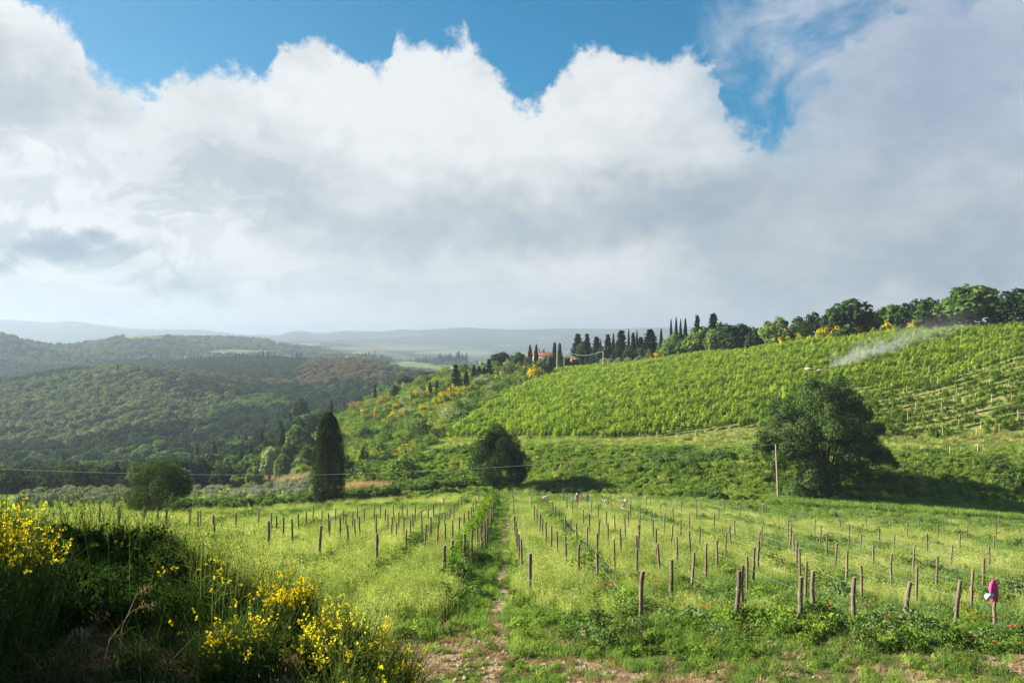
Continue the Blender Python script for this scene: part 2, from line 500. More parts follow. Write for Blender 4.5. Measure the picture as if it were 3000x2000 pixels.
def crown(g, r, R=(1, 1, 1), c=(0, 0, 0), lobes=26, n=1500, leaf=0.12, asp=0.6, lobe_r=0.34, inner=0.55, flat=0.0, jit=0.55, mat=0):
    """lobed crown: leaf faces on and in overlapping lobes"""
    R = np.array(R); c = np.array(c)
    L = sphere_dirs(lobes, r)
    L[:, 2] = np.where(L[:, 2] < -0.7, -L[:, 2] * 0.5, L[:, 2])
    L = L * r.uniform(inner, 0.82, (lobes, 1))
    lr = lobe_r * r.uniform(0.65, 1.3, lobes)
    k = r.integers(0, lobes, n)
    d = sphere_dirs(n, r)
    d = unit(d + 0.6 * unit(L[k]))
    rad = lr[k] * r.uniform(0.55, 1.08, n)
    P = (L[k] + d * rad[:, None])
    N = unit(d * 1.0 + np.array([0, 0, 0.35])) + jit * r.normal(size=(n, 3))
    leaves(g, c + P * R, N, leaf, asp, r, mat)
    return L * R + c


# ------------------------------------------------------------------ materials
def new_mat(name):
    m = bpy.data.materials.new(name)
    m.use_nodes = True
    m.node_tree.nodes.clear()
    return m, NT(m.node_tree)


def leaf_mat(name, c1, c2, c3=None, tr=0.35, scale=0.6, gloss=0.0, wet=0.5):
    m, g = new_mat(name)
    pos = g.n('ShaderNodeNewGeometry').outputs['Position']
    rnd = g.n('ShaderNodeObjectInfo').outputs['Random']
    n1 = g.noise(pos, scale, 3, 0.6)
    f = g.m('ADD', g.m('MULTIPLY', rnd, 0.55), g.mr(n1, 0.3, 0.7, 0.0, 0.45))
    stops = [(0.0, c1), (1.0, c2)] if c3 is None else [(0.0, c1), (0.55, c2), (1.0, c3)]
    col = g.ramp(f, stops)
    n2 = g.noise(pos, scale * 9, 2, 0.6)
    col = g.mix(1.0, col, g.ramp(n2, [(0.25, (0.72, 0.72, 0.72)), (0.75, (1.28, 1.28, 1.28))]), 'MULTIPLY')
    d = g.n('ShaderNodeBsdfDiffuse'); g.l.new(col, d.inputs[0])
    t = g.n('ShaderNodeBsdfTranslucent')
    tc = g.mix(1.0, col, (1.15, 1.25, 0.62), 'MULTIPLY')
    g.l.new(tc, t.inputs[0])
    mx = g.n('ShaderNodeMixShader'); mx.inputs[0].default_value = tr
    g.l.new(d.outputs[0], mx.inputs[1]); g.l.new(t.outputs[0], mx.inputs[2])
    last = mx.outputs[0]
    if gloss > 0:
        gl = g.n('ShaderNodeBsdfGlossy'); gl.inputs['Roughness'].default_value = wet
        gl.inputs[0].default_value = (1, 1, 1, 1)
        m2 = g.n('ShaderNodeMixShader'); m2.inputs[0].default_value = gloss
        g.l.new(last, m2.inputs[1]); g.l.new(gl.outputs[0], m2.inputs[2])
        last = m2.outputs[0]
    o = g.n('ShaderNodeOutputMaterial'); g.l.new(last, o.inputs[0])
    return m


def solid_mat(name, c1, c2, scale=3.0, rough=0.8, bump=0.2, stretch=(1, 1, 1), metal=0.0, coord='Object'):
    m, g = new_mat(name)
    tcn = g.n('ShaderNodeTexCoord')
    rnd = g.n('ShaderNodeObjectInfo').outputs['Random']
    v = g.vm('MULTIPLY', tcn.outputs[coord], stretch)
    v = g.vm('ADD', v, g.comb(g.m('MULTIPLY', rnd, 37.0), g.m('MULTIPLY', rnd, 11.0), 0.0))
    n1 = g.noise(v, scale, 6, 0.6)
    col = g.ramp(n1, [(0.3, c1), (0.7, c2)])
    col = g.mix(1.0, col, g.ramp(rnd, [(0.0, (0.8, 0.8, 0.8)), (1.0, (1.2, 1.18, 1.15))]), 'MULTIPLY')
    b = g.n('ShaderNodeBsdfPrincipled')
    g.l.new(col, b.inputs['Base Color'])
    b.inputs['Roughness'].default_value = rough
    b.inputs['Metallic'].default_value = metal
    b.inputs['Specular IOR Level'].default_value = 0.25
    if bump:
        bp = g.n('ShaderNodeBump'); bp.inputs['Strength'].default_value = bump
        bp.inputs['Distance'].default_value = 0.02
        g.l.new(n1, bp.inputs['Height']); g.l.new(bp.outputs[0], b.inputs['Normal'])
    o = g.n('ShaderNodeOutputMaterial'); g.l.new(b.outputs[0], o.inputs[0])
    return m


M = {}
# foliage of trees
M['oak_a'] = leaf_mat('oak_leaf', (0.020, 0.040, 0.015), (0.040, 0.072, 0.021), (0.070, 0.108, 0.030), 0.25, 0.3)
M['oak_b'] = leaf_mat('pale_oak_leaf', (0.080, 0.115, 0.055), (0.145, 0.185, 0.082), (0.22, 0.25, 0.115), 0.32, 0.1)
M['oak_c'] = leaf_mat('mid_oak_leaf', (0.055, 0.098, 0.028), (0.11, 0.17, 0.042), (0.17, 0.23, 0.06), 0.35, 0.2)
M['brown'] = leaf_mat('russet_leaf', (0.13, 0.115, 0.060), (0.17, 0.125, 0.075), (0.15, 0.16, 0.07), 0.25, 0.1)
M['lime'] = leaf_mat('young_leaf', (0.12, 0.18, 0.035), (0.19, 0.26, 0.05), (0.25, 0.30, 0.07), 0.4, 0.4)
M['cyp'] = leaf_mat('cypress_leaf', (0.014, 0.026, 0.010), (0.026, 0.042, 0.014), (0.055, 0.060, 0.016), 0.10, 0.5)
M['con'] = leaf_mat('conifer_needle', (0.013, 0.027, 0.013), (0.026, 0.047, 0.019), (0.042, 0.065, 0.024), 0.10, 0.5)
M['olive'] = leaf_mat('olive_leaf', (0.13, 0.16, 0.09), (0.20, 0.23, 0.135), (0.26, 0.28, 0.17), 0.25, 0.4, 0.04)
M['willow'] = leaf_mat('silver_leaf', (0.22, 0.26, 0.14), (0.30, 0.34, 0.19), (0.38, 0.40, 0.24), 0.3, 0.4)
M['rust'] = leaf_mat('rust_bush_leaf', (0.20, 0.13, 0.045), (0.27, 0.18, 0.05), (0.30, 0.24, 0.07), 0.35, 0.4)
M['ylgreen'] = leaf_mat('yellow_green_leaf', (0.17, 0.20, 0.045), (0.26, 0.29, 0.055), (0.33, 0.33, 0.07), 0.4, 0.5)
M['bush'] = leaf_mat('bush_leaf', (0.050, 0.095, 0.024), (0.11, 0.18, 0.036), (0.19, 0.26, 0.05), 0.38, 0.5)
M['vine'] = leaf_mat('vine_leaf', (0.085, 0.155, 0.026), (0.27, 0.37, 0.048), (0.49, 0.56, 0.09), 0.47, 0.35)
M['vine_dk'] = leaf_mat('dark_vine_leaf', (0.08, 0.14, 0.020), (0.14, 0.23, 0.028), (0.22, 0.31, 0.04), 0.42, 0.25)
M['weed'] = leaf_mat('weed_leaf', (0.08, 0.14, 0.026), (0.18, 0.27, 0.042), (0.30, 0.38, 0.065), 0.45, 0.12)
M['weed_b'] = leaf_mat('blue_green_weed_leaf', (0.11, 0.17, 0.065), (0.17, 0.25, 0.10), (0.22, 0.29, 0.12), 0.35, 0.3)
M['oat'] = leaf_mat('wild_oat_blade', (0.17, 0.24, 0.06), (0.34, 0.39, 0.11), (0.58, 0.58, 0.23), 0.45, 0.15)
M['grass'] = leaf_mat('green_grass_blade', (0.09, 0.165, 0.038), (0.17, 0.27, 0.060), (0.29, 0.37, 0.09), 0.42, 0.15)
M['grass_dk'] = leaf_mat('dark_grass_blade', (0.018, 0.038, 0.010), (0.032, 0.062, 0.014), (0.055, 0.095, 0.022), 0.3, 0.5)  # grass colour darkened to carry the shade of the near bank
M['dry'] = leaf_mat('dry_grass_blade', (0.20, 0.13, 0.065), (0.30, 0.20, 0.11), (0.42, 0.32, 0.18), 0.2, 0.5)
M['pinkdry'] = leaf_mat('pink_reed_blade', (0.38, 0.26, 0.16), (0.46, 0.32, 0.21), (0.52, 0.40, 0.27), 0.3, 0.5)
M['stem'] = leaf_mat('broom_stem', (0.05, 0.085, 0.022), (0.08, 0.13, 0.032), (0.12, 0.18, 0.045), 0.25, 2.0)
M['yellow'] = leaf_mat('broom_flower', (0.62, 0.47, 0.012), (0.74, 0.59, 0.02), (0.82, 0.70, 0.06), 0.3, 0.8)
M['yellowf'] = leaf_mat('far_broom_flower', (0.55, 0.42, 0.01), (0.68, 0.52, 0.012), (0.78, 0.62, 0.03), 0.3, 0.8)
M['poppy'] = leaf_mat('poppy_petal', (0.72, 0.05, 0.012), (0.80, 0.10, 0.03), (0.80, 0.16, 0.05), 0.35, 1.0)
M['purple'] = leaf_mat('purple_flower', (0.25, 0.12, 0.42), (0.35, 0.20, 0.5), None, 0.3, 1.0)
M['white'] = leaf_mat('white_flower', (0.7, 0.7, 0.65), (0.8, 0.8, 0.75), None, 0.3, 1.0)
M['bark'] = solid_mat('bark', (0.055, 0.042, 0.032), (0.13, 0.105, 0.08), 6.0, 0.9, 0.5, (1, 1, 0.25))
M['palebark'] = solid_mat('grey_bark', (0.10, 0.09, 0.075), (0.20, 0.18, 0.15), 6.0, 0.9, 0.5, (1, 1, 0.25))
M['post'] = solid_mat('post_wood', (0.06, 0.042, 0.030), (0.21, 0.165, 0.12), 9.0, 0.85, 0.6, (1.5, 1.5, 0.18))
M['posttop'] = solid_mat('post_end_grain', (0.22, 0.16, 0.11), (0.34, 0.27, 0.19), 14.0, 0.85, 0.4)
M['palepost'] = solid_mat('pale_post_wood', (0.36, 0.28, 0.20), (0.52, 0.42, 0.32), 7.0, 0.85, 0.4, (1.5, 1.5, 0.2))
M['pole'] = solid_mat('pole_wood', (0.22, 0.17, 0.12), (0.38, 0.30, 0.22), 5.0, 0.85, 0.4, (1, 1, 0.1))
M['wire'] = solid_mat('galvanised_wire', (0.30, 0.31, 0.29), (0.42, 0.43, 0.40), 5.0, 0.6, 0.0)
M['cable'] = solid_mat('cable', (0.45, 0.48, 0.48), (0.52, 0.55, 0.55), 2.0, 0.6, 0.0)
M['hose'] = solid_mat('hose', (0.10, 0.17, 0.12), (0.15, 0.22, 0.15), 2.0, 0.6, 0.0)
M['plaster'] = solid_mat('cream_plaster', (0.40, 0.33, 0.24), (0.50, 0.42, 0.31), 1.2, 0.9, 0.2)
M['brickwall'] = solid_mat('brick_wall', (0.30, 0.17, 0.12), (0.42, 0.26, 0.19), 2.0, 0.9, 0.2)
M['tileroof'] = solid_mat('terracotta_roof', (0.27, 0.10, 0.06), (0.42, 0.19, 0.11), 1.6, 0.9, 0.4)
M['stonewall'] = solid_mat('stone_wall', (0.30, 0.24, 0.19), (0.42, 0.34, 0.27), 1.5, 0.9, 0.3)
M['window'] = solid_mat('dark_window', (0.03, 0.03, 0.03), (0.06, 0.06, 0.06), 1.0, 0.3, 0.0)
M['shutter'] = solid_mat('shutter', (0.12, 0.08, 0.05), (0.16, 0.11, 0.07), 2.0, 0.7, 0.0)


def ground_material():
    m, g = new_mat('ground')
    at = g.n('ShaderNodeAttribute', attribute_name='cover')
    pos = g.n('ShaderNodeNewGeometry').outputs['Position']
    n0 = g.noise(pos, 0.02, 6, 0.6)
    n1 = g.noise(pos, 0.9, 8, 0.65)
    n2 = g.noise(pos, 9.0, 6, 0.7)
    c = g.mix(1.0, at.outputs['Color'], g.ramp(n1, [(0.3, (0.62, 0.62, 0.6)), (0.7, (1.35, 1.32, 1.25))]), 'MULTIPLY')
    c = g.mix(1.0, c, g.ramp(n0, [(0.35, (0.82, 0.85, 0.8)), (0.65, (1.15, 1.12, 1.1))]), 'MULTIPLY')
    c = g.mix(1.0, c, g.ramp(n2, [(0.3, (0.75, 0.74, 0.72)), (0.7, (1.2, 1.2, 1.2))]), 'MULTIPLY')
    vo = g.n('ShaderNodeTexVoronoi', feature='DISTANCE_TO_EDGE'); vo.inputs['Scale'].default_value = 5.0
    g.l.new(g.vm('ADD', pos, g.vm('SCALE', g.noise(pos, 4.0, 3, color=True), scale=0.3)), vo.inputs['Vector'])
    crack = g.mr(vo.outputs['Distance'], 0.0, 0.09)
    hsum = g.m('ADD', g.m('MULTIPLY', crack, 0.05), g.m('ADD', g.m('MULTIPLY', n2, 0.05), g.m('MULTIPLY', n1, 0.25)))
    b = g.n('ShaderNodeBsdfDiffuse')
    b.inputs['Roughness'].default_value = 0.6
    g.l.new(c, b.inputs[0])
    bp = g.n('ShaderNodeBump'); bp.inputs['Strength'].default_value = 0.8; bp.inputs['Distance'].default_value = 1.0
    g.l.new(hsum, bp.inputs['Height']); g.l.new(bp.outputs[0], b.inputs['Normal'])
    o = g.n('ShaderNodeOutputMaterial'); g.l.new(b.outputs[0], o.inputs[0])
    return m


M['ground'] = ground_material()

# vineyard left edge on the hill (depth -> pixel column) and other zone limits
VE_Y = [150, 190, 210, 250, 300, 350, 400, 430, 600]
VE_X = [1180, 1235, 1285, 1380, 1480, 1570, 1650, 1700, 1900]
BT_X = [1200, 1350, 1500, 1650, 1800, 2100, 2400, 2700, 3000, 4200]     # bank top depth per column
BT_Y = [212, 206, 190, 181, 177, 171, 167, 163, 159, 155]
BB_X = [-1500, 600, 900, 1200, 1350, 1500, 1650, 1800, 2100, 2400, 2700, 3000, 4200]  # bank foot depth
BB_Y = [150, 146, 145, 148, 150, 152, 149, 147, 142, 139, 137, 134, 130]
RD_X = [1200, 1500, 1650, 1800, 2100, 2400, 2700, 3000, 4200]            # ridge depth
RD_Y = [460, 430, 410, 380, 338, 292, 268, 250, 240]


def in_ellipse(x, y, cx, cy_, rx, ry):
    return ((x - cx) / rx) ** 2 + ((y - cy_) / ry) ** 2 < 1


# far open fields as (pixel column, pixel row, rx, ry, depth lo, depth hi, colour)
FIELDS = [
    (425, 991, 62, 11, 2200, 2700, (0.22, 0.25, 0.10)),
    (690, 1034, 100, 11, 1800, 2500, (0.23, 0.27, 0.10)),
    (850, 1045, 30, 8, 1800, 2400, (0.27, 0.31, 0.11)),
    (1180, 1074, 100, 15, 1750, 2600, (0.24, 0.29, 0.10)),
    (1290, 1082, 75, 12, 1750, 2600, (0.23, 0.28, 0.10)),
    (870, 1005, 70, 10, 2400, 4000, (0.25, 0.28, 0.12)),
    (1050, 1034, 25, 5, 2400, 4500, (0.24, 0.25, 0.14)),
    (1130, 1020, 180, 7, 3000, 7000, (0.22, 0.23, 0.14)),
    (1330, 1033, 120, 6, 3000, 7000, (0.22, 0.23, 0.14)),
    (1270, 1055, 70, 5, 2600, 5000, (0.22, 0.24, 0.12)),
    (35, 1110, 40, 7, 1050, 1600, (0.27, 0.32, 0.11)),
]


def cover_color(X, Y, Z):
    px = 1500 + X / np.maximum(Y, 1) * F
    py = HY - Z / np.maximum(Y, 1) * F
    n = len(X)
    C = np.tile(np.array([0.035, 0.055, 0.022]), (n, 1))            # forest floor
    fn = fbm(X / 300.0, Y / 300.0, 4)
    far = Y > 2600
    C[far] = np.array([0.05, 0.075, 0.035])
    patch = far & (fn > 0.25)
    C[patch] = np.array([0.13, 0.145, 0.075])
    bt = np.interp(px, BT_X, BT_Y); bb = np.interp(px, BB_X, BB_Y); rd = np.interp(px, RD_X, RD_Y)
    ve = np.interp(Y, VE_Y, VE_X)
    vy = (Y > bt - 3) & (Y < rd + 30) & (px > ve)
    C[vy] = np.array([0.21, 0.24, 0.075])
    f2 = fbm(X / 6.0, Y / 3.0, 3)
    C[vy & (f2 > 0.3)] = np.array([0.30, 0.27, 0.12])
    bank = (Y > bb) & (Y <= bt - 3) & (px > 1150)
    C[bank] = np.array([0.07, 0.10, 0.03])
    redsoil = bank & in_ellipse(px + 40 * fbm(X / 1.5, Y / 2.5, 3), (Y - bb) / np.maximum(bt - bb, 1), 1622, 0.30, 40, 0.22)
    C[redsoil] = np.array([0.17, 0.09, 0.055])
    tstrip = (np.abs(Y - bt) < 5) & (px > 1350)
    C[tstrip & (f2 > -0.2)] = np.array([0.34, 0.27, 0.16])
    scrub = (Y > 150) & (Y < 480) & (px <= ve) & (px > 800)
    C[scrub] = np.array([0.13, 0.15, 0.05])
    grove = (Y > 140) & (Y < 240) & (px <= 900)
    C[grove] = np.array([0.19, 0.24, 0.075])
    field = (Y >= 16) & (Y <= bb)
    C[field] = np.array([0.11, 0.13, 0.045])
    f3 = fbm(X / 2.2, Y / 2.2, 3)
    soil = np.array([0.43, 0.345, 0.225])
    s1 = field & (Y < 26) & (px > 1150) & (f3 > -0.02 + 0.06 * (Y - 20))
    s2 = field & (np.abs(X + 0.45 + 0.12 * np.sin(Y * 0.7)) < 0.22) & (Y < 120)
    s3 = field & (Y > bb - 14) & (f3 > 0.05)
    C[s1 | s2] = soil
    C[s3] = soil * np.array([1.0, 1.0, 0.95])
    s4 = field & (f3 > 0.62)
    C[s4] = soil
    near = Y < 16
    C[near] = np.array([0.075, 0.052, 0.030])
    for cx, cyy, rx, ry, lo, hi, c in FIELDS:
        q = (Y > lo) & (Y < hi) & in_ellipse(px + 6 * vnoise(X / 50, Y / 50), py, cx, cyy, rx, ry)
        C[q] = np.array(c)
    return C


def build_ground():
    g = Geo()
    # near sheet
    xs = np.arange(-40, 40.01, 0.25); ys = np.arange(-20, 12.001, 0.25)
    XX, YY = np.meshgrid(xs, ys)
    ZZ = height(XX.ravel(), YY.ravel())
    V1 = np.stack([XX.ravel(), YY.ravel(), ZZ], 1)
    nx, ny = len(xs), len(ys)
    idx = np.arange(nx * ny).reshape(ny, nx)
    Q1 = np.stack([idx[:-1, :-1], idx[:-1, 1:], idx[1:, 1:], idx[1:, :-1]], -1).reshape(-1, 4)
    g.add(V1, Q1)
    cols = np.arange(-1500, 4501, 13.0)
    rows = np.concatenate([[12.0], 12.0 * 1.0135 ** np.arange(1, 499)])
    PX, YY = np.meshgrid(cols, rows)
    XX = (PX - 1500) / F * YY
    XX[0] = np.clip(XX[0], -40, 40)
    ZZ = height(XX.ravel(), YY.ravel())
    V2 = np.stack([XX.ravel(), YY.ravel(), ZZ], 1)
    nx, ny = len(cols), len(rows)
    idx = np.arange(nx * ny).reshape(ny, nx)
    Q2 = np.stack([idx[:-1, :-1], idx[:-1, 1:], idx[1:, 1:], idx[1:, :-1]], -1).reshape(-1, 4)
    g.add(V2, Q2)
    o = g.obj('ground', M['ground'], smooth=True)
    V = np.concatenate([V1, V2])
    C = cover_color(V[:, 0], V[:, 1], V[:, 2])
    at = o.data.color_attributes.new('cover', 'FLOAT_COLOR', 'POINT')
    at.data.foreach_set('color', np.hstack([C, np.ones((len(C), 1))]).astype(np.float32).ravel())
    tag(o, kind='structure')
    return V2


GV = build_ground()
ZMIN, ZMAX = float(GV[:, 2].min()), float(GV[:, 2].max())

# ------------------------------------------------------------------ haze
hb = Geo()
box(hb, (0, 4500, (ZMIN - 3 + ZMAX + 12) / 2), (44000, 10200, ZMAX + 12 - ZMIN + 3))
hm, hg = new_mat('haze')
pv = hg.n('ShaderNodeVolumePrincipled')
pv.inputs['Color'].default_value = (0.40, 0.50, 0.605, 1)
pv.inputs['Density'].default_value = 1.75e-4
pv.inputs['Anisotropy'].default_value = 0.25
ho = hg.n('ShaderNodeOutputMaterial'); hg.l.new(pv.outputs[0], ho.inputs['Volume'])
haze = hb.obj('haze', hm)
tag(haze, 'thin blue haze filling the valley and veiling the distant hills', 'haze', kind='stuff')


# ------------------------------------------------------------------ scattering of uncountable vegetation
def gn_tree(coll):
    t = bpy.data.node_groups.new('scatter', 'GeometryNodeTree')
    t.interface.new_socket('Geometry', in_out='INPUT', socket_type='NodeSocketGeometry')
    t.interface.new_socket('Geometry', in_out='OUTPUT', socket_type='NodeSocketGeometry')
    gi = t.nodes.new('NodeGroupInput'); go = t.nodes.new('NodeGroupOutput')
    ci = t.nodes.new('GeometryNodeCollectionInfo')
    ci.inputs['Collection'].default_value = coll
    ci.inputs['Separate Children'].default_value = True
    ci.inputs['Reset Children'].default_value = True
    ip = t.nodes.new('GeometryNodeInstanceOnPoints')
    ip.inputs['Pick Instance'].default_value = True

    def attr(name, typ):
        a = t.nodes.new('GeometryNodeInputNamedAttribute'); a.data_type = typ
        a.inputs['Name'].default_value = name
        return a.outputs['Attribute']
    t.links.new(gi.outputs[0], ip.inputs['Points'])
    t.links.new(ci.outputs[0], ip.inputs['Instance'])
    t.links.new(attr('idx', 'INT'), ip.inputs['Instance Index'])
    t.links.new(attr('rot', 'FLOAT_VECTOR'), ip.inputs['Rotation'])
    t.links.new(attr('scl', 'FLOAT_VECTOR'), ip.inputs['Scale'])
    t.links.new(ip.outputs[0], go.inputs[0])
    return t


def scatter(name, protos, P, rot, scl, idx, label=None, cat=None):
    coll = bpy.data.collections.new(name + '_kinds')
    for k, me in enumerate(protos):
        o = bpy.data.objects.new('%s_kind_%02d' % (name, k), me)
        coll.objects.link(o)
    n = len(P)
    me = bpy.data.meshes.new(name)
    me.vertices.add(n)
    me.vertices.foreach_set('co', np.asarray(P, np.float32).ravel())
    a = me.attributes.new('idx', 'INT', 'POINT'); a.data.foreach_set('value', np.asarray(idx, np.int32))
    a = me.attributes.new('rot', 'FLOAT_VECTOR', 'POINT'); a.data.foreach_set('vector', np.asarray(rot, np.float32).ravel())
    scl = np.asarray(scl, np.float32)
    if scl.ndim == 1: scl = np.repeat(scl[:, None], 3, 1)
    a = me.attributes.new('scl', 'FLOAT_VECTOR', 'POINT'); a.data.foreach_set('vector', scl.ravel())
    me.update()
    o = bpy.data.objects.new(name, me)
    COL.objects.link(o)
    md = o.modifiers.new('scatter', 'NODES'); md.node_group = gn_tree(coll)
    tag(o, label, cat, kind='stuff')
    return o


def rrot(n, tilt=0.12):
    return np.stack([rng.normal(0, tilt, n), rng.normal(0, tilt, n), rng.uniform(0, 6.283, n)], 1)


# ------------------------------------------------------------------ prototype meshes
def blades(g, r, n, h, w, spread, lean=0.35, mat=0, seg=2, z0=0.0):
    """n grass blades as bent strips"""
    a = r.uniform(0, 6.283, n)
    rad = spread * np.sqrt(r.uniform(0, 1, n))
    B = np.stack([rad * np.cos(a), rad * np.sin(a), np.full(n, z0)], 1)
    hh = h * r.uniform(0.55, 1.25, n)
    la = r.uniform(0, 6.283, n)
    ln = lean * hh * r.uniform(0.2, 1.3, n)
    D = np.stack([np.cos(la), np.sin(la), np.zeros(n)], 1)
    wa = r.uniform(0, 6.283, n)
    Wv = np.stack([np.cos(wa), np.sin(wa), np.zeros(n)], 1) * (w * r.uniform(0.6, 1.3, n))[:, None]
    P1 = B + D * (ln * 0.3)[:, None] + np.array([0, 0, 1.0]) * (hh * 0.55)[:, None]
    P2 = B + D * ln[:, None] + np.array([0, 0, 1.0]) * hh[:, None]
    V = np.stack([B - Wv, B + Wv, P1 + Wv * 0.8, P1 - Wv * 0.8, P2], 1).reshape(-1, 3)
    k = np.arange(n)[:, None] * 5
    g.add(V, k + np.array([[0, 1, 2, 3]]), mat)
    g.n -= 0
    # tips share the vertices just added
    base = g.n - len(V)
    g.f.append(base + k + np.array([[3, 2, 4]])); g.m.append(np.full(n, mat)); g.v.append(np.zeros((0, 3)))
    return P2, D


def grass_proto(r, kind):
    g = Geo()
    if kind == 'oat':
        blades(g, r, 26, 0.45, 0.012, 0.30, 0.3, 1)
        tips, D = blades(g, r, 30, 0.85, 0.007, 0.34, 0.28, 0)
        k = 4
        C = np.repeat(tips, k, 0) + r.normal(0, 0.035, (len(tips) * k, 3)) - np.array([0, 0, 0.08]) * r.uniform(0, 1.6, (len(tips) * k, 1))
        leaves(g, C, r.normal(size=(len(C), 3)) + np.array([0, 0, 0.2]), 0.028, 0.42, r, 0, updir=np.tile([0, 0, 1.0], (len(C), 1)))
        mats = [M['oat'], M['grass']]
    elif kind == 'grass':
        blades(g, r, 70, 0.5, 0.012, 0.32, 0.4, 0)
        mats = [M['grass']]
    elif kind == 'short':
        blades(g, r, 70, 0.2, 0.011, 0.30, 0.5, 0)
        mats = [M['grass']]
    elif kind == 'weed':
        n = 130
        C = sphere_dirs(n, r) * np.array([0.34, 0.34, 0.30]) * r.uniform(0.5, 1.05, (n, 1)); C[:, 2] = np.abs(C[:, 2]) * 1.25 + 0.06
        leaves(g, C, C * np.array([1, 1, 1.2]) + 0.25 * r.normal(size=C.shape) * 0.6, 0.052, 0.6, r, 0)
        blades(g, r, 10, 0.5, 0.008, 0.25, 0.4, 0)
        mats = [M['weed']]
    elif kind == 'vetch':
        n = 150
        C = sphere_dirs(n, r) * np.array([0.38, 0.38, 0.34]) * r.uniform(0.4, 1.1, (n, 1)); C[:, 2] = np.abs(C[:, 2]) * 1.5 + 0.05
        leaves(g, C, r.normal(size=C.shape) + np.array([0, 0, 0.8]), 0.036, 0.4, r, 0)
        blades(g, r, 14, 0.6, 0.007, 0.3, 0.4, 0)
        mats = [M['weed_b']]
    elif kind == 'dry':
        blades(g, r, 44, 0.35, 0.008, 0.36, 1.1, 0)
        mats = [M['dry']]
    return g.mesh('grass_tuft', mats)


def cloth_bush(r, size=1.0, n=500, leaf=0.10, mat=None, lobes=14, flat=0.75):
    g = Geo()
    crown(g, r, (size, size, size * flat), (0, 0, size * flat * 0.72), lobes, n, leaf, 0.6, 0.42, 0.35, jit=0.7)
    return g.mesh('leaf_clump', mat)


RP = np.random.default_rng(11)
grass_kinds = ['oat', 'oat', 'oat', 'grass', 'grass', 'weed', 'weed', 'vetch', 'vetch', 'short', 'dry']
GP = [grass_proto(RP, k) for k in grass_kinds]
K_OAT, K_GRASS, K_WEED, K_VETCH, K_SHORT, K_DRY = (0, 1, 2), (3, 4), (5, 6), (7, 8), (9,), (10,)


def pick(kinds, n):
    return np.array(kinds)[rng.integers(0, len(kinds), n)]


# ------------------------------------------------------------------ meadow between the vineyard rows
def meadow():
    P = []; I = []; S = []

    def region(Y0, Y1, dens, tall=1.0):
        w0, w1 = 1.45 * Y0 + 6, 1.45 * Y1 + 6
        n = int(dens * (Y1 - Y0) * (w0 + w1) / 2)
        Y = rng.uniform(Y0, Y1, n)
        X = rng.uniform(-0.74, 0.72, n) * (Y + 3)
        px = 1500 + X / Y * F
        bb = np.interp(px, BB_X, BB_Y)
        keep = Y < bb
        X, Y, px, bb = X[keep], Y[keep], px[keep], bb[keep]
        n = len(X)
        f1 = fbm(X / 9.0, Y / 9.0, 3); f2 = fbm(X / 2.4 + 50, Y / 2.4, 3)
        idx = pick(K_OAT + K_OAT + K_OAT + K_GRASS, n)
        far = np.clip((Y - 45) / 60, 0, 1)
        rightness = np.clip((px - 1900) / 700, 0, 1)
        q = f1 + 0.35 * far + 0.3 * rightness + f2 * 0.5 > 0.28
        idx = np.where(q, pick(K_VETCH + K_WEED + K_GRASS, n), idx)
        q = f2 > 0.36
        idx = np.where(q, pick(K_WEED, n), idx)
        frontw = (Y < 32) & (px > 1500) & (f2 + 0.4 * f1 > -0.1)
        idx = np.where(frontw, pick(K_WEED + K_WEED + K_VETCH + K_GRASS, n), idx)
        s = rng.uniform(0.65, 1.3, n) * tall * (1 + 0.35 * f2)
        # central path: short grass and a soil track
        path = (X > -2.3) & (X < 0.15) & (Y < 140)
        idx = np.where(path, pick(K_SHORT + K_GRASS, n), idx)
        s = np.where(path, s * 0.7, s)
        track = np.abs(X + 0.45 + 0.12 * np.sin(Y * 0.7)) < 0.30
        soil = (track & (Y < 120) & (rng.random(n) < 0.9))
        f3 = fbm(X / 2.2, Y / 2.2, 3)
        front = (Y < 28) & (px > 1150)
        bare = front & (f3 > 0.05 + 0.06 * (Y - 20))
        bare = bare & (rng.random(n) < 0.7)
        idx = np.where(front & ~bare, pick(K_SHORT + K_WEED + K_DRY + K_GRASS, n), idx)
        s = np.where((Y < 23), s * 0.65, s)
        rim = (Y > bb - 14) & (f3 > 0.05) & (rng.random(n) < 0.75)
        patch = (f3 > 0.62) & (rng.random(n) < 0.7)
        # furrow just right of every vine row stays low
        ph = np.mod(X + 2.95, 3.45) / 3.45
        low = (ph < 0.24) & (rng.random(n) < 0.75) & ((X < -4) | (X > 2.5))
        keep = ~(soil | bare | rim | patch | low)
        X, Y, idx, s = X[keep], Y[keep], idx[keep], s[keep]
        P.append(np.stack([X, Y, height(X, Y) - 0.03], 1)); I.append(idx); S.append(s)

    region(15, 26, 9.5, 0.85)
    region(26, 45, 8.0)
    region(45, 80, 5.5, 1.05)
    region(80, 152, 2.8, 1.2)
    P_ = np.concatenate(P); I_ = np.concatenate(I); S_ = np.concatenate(S)
    tallk = np.where(np.isin(I_, (0, 1, 2, 3, 4)), 0.74, np.where(I_ == 9, 1.0, 0.8))
    scatter('meadow_grass', GP, P_, rrot(len(P_), 0.1), np.stack([S_, S_, S_ * tallk], 1), I_, 'tall pale wild oats and weeds growing between the vineyard posts', 'grass')
    return len(P_)


nm = meadow()

# weeds heaped along the vine rows and at their front ends
WB = [cloth_bush(RP, 0.55, 300, 0.055, M['weed']) for _ in range(2)] + [cloth_bush(RP, 0.6, 300, 0.055, M['oak_c']) for _ in range(1)] + [cloth_bush(RP, 0.5, 260, 0.055, M['weed_b']) for _ in range(1)] + [cloth_bush(RP, 0.5, 240, 0.06, M['bush']) for _ in range(1)]


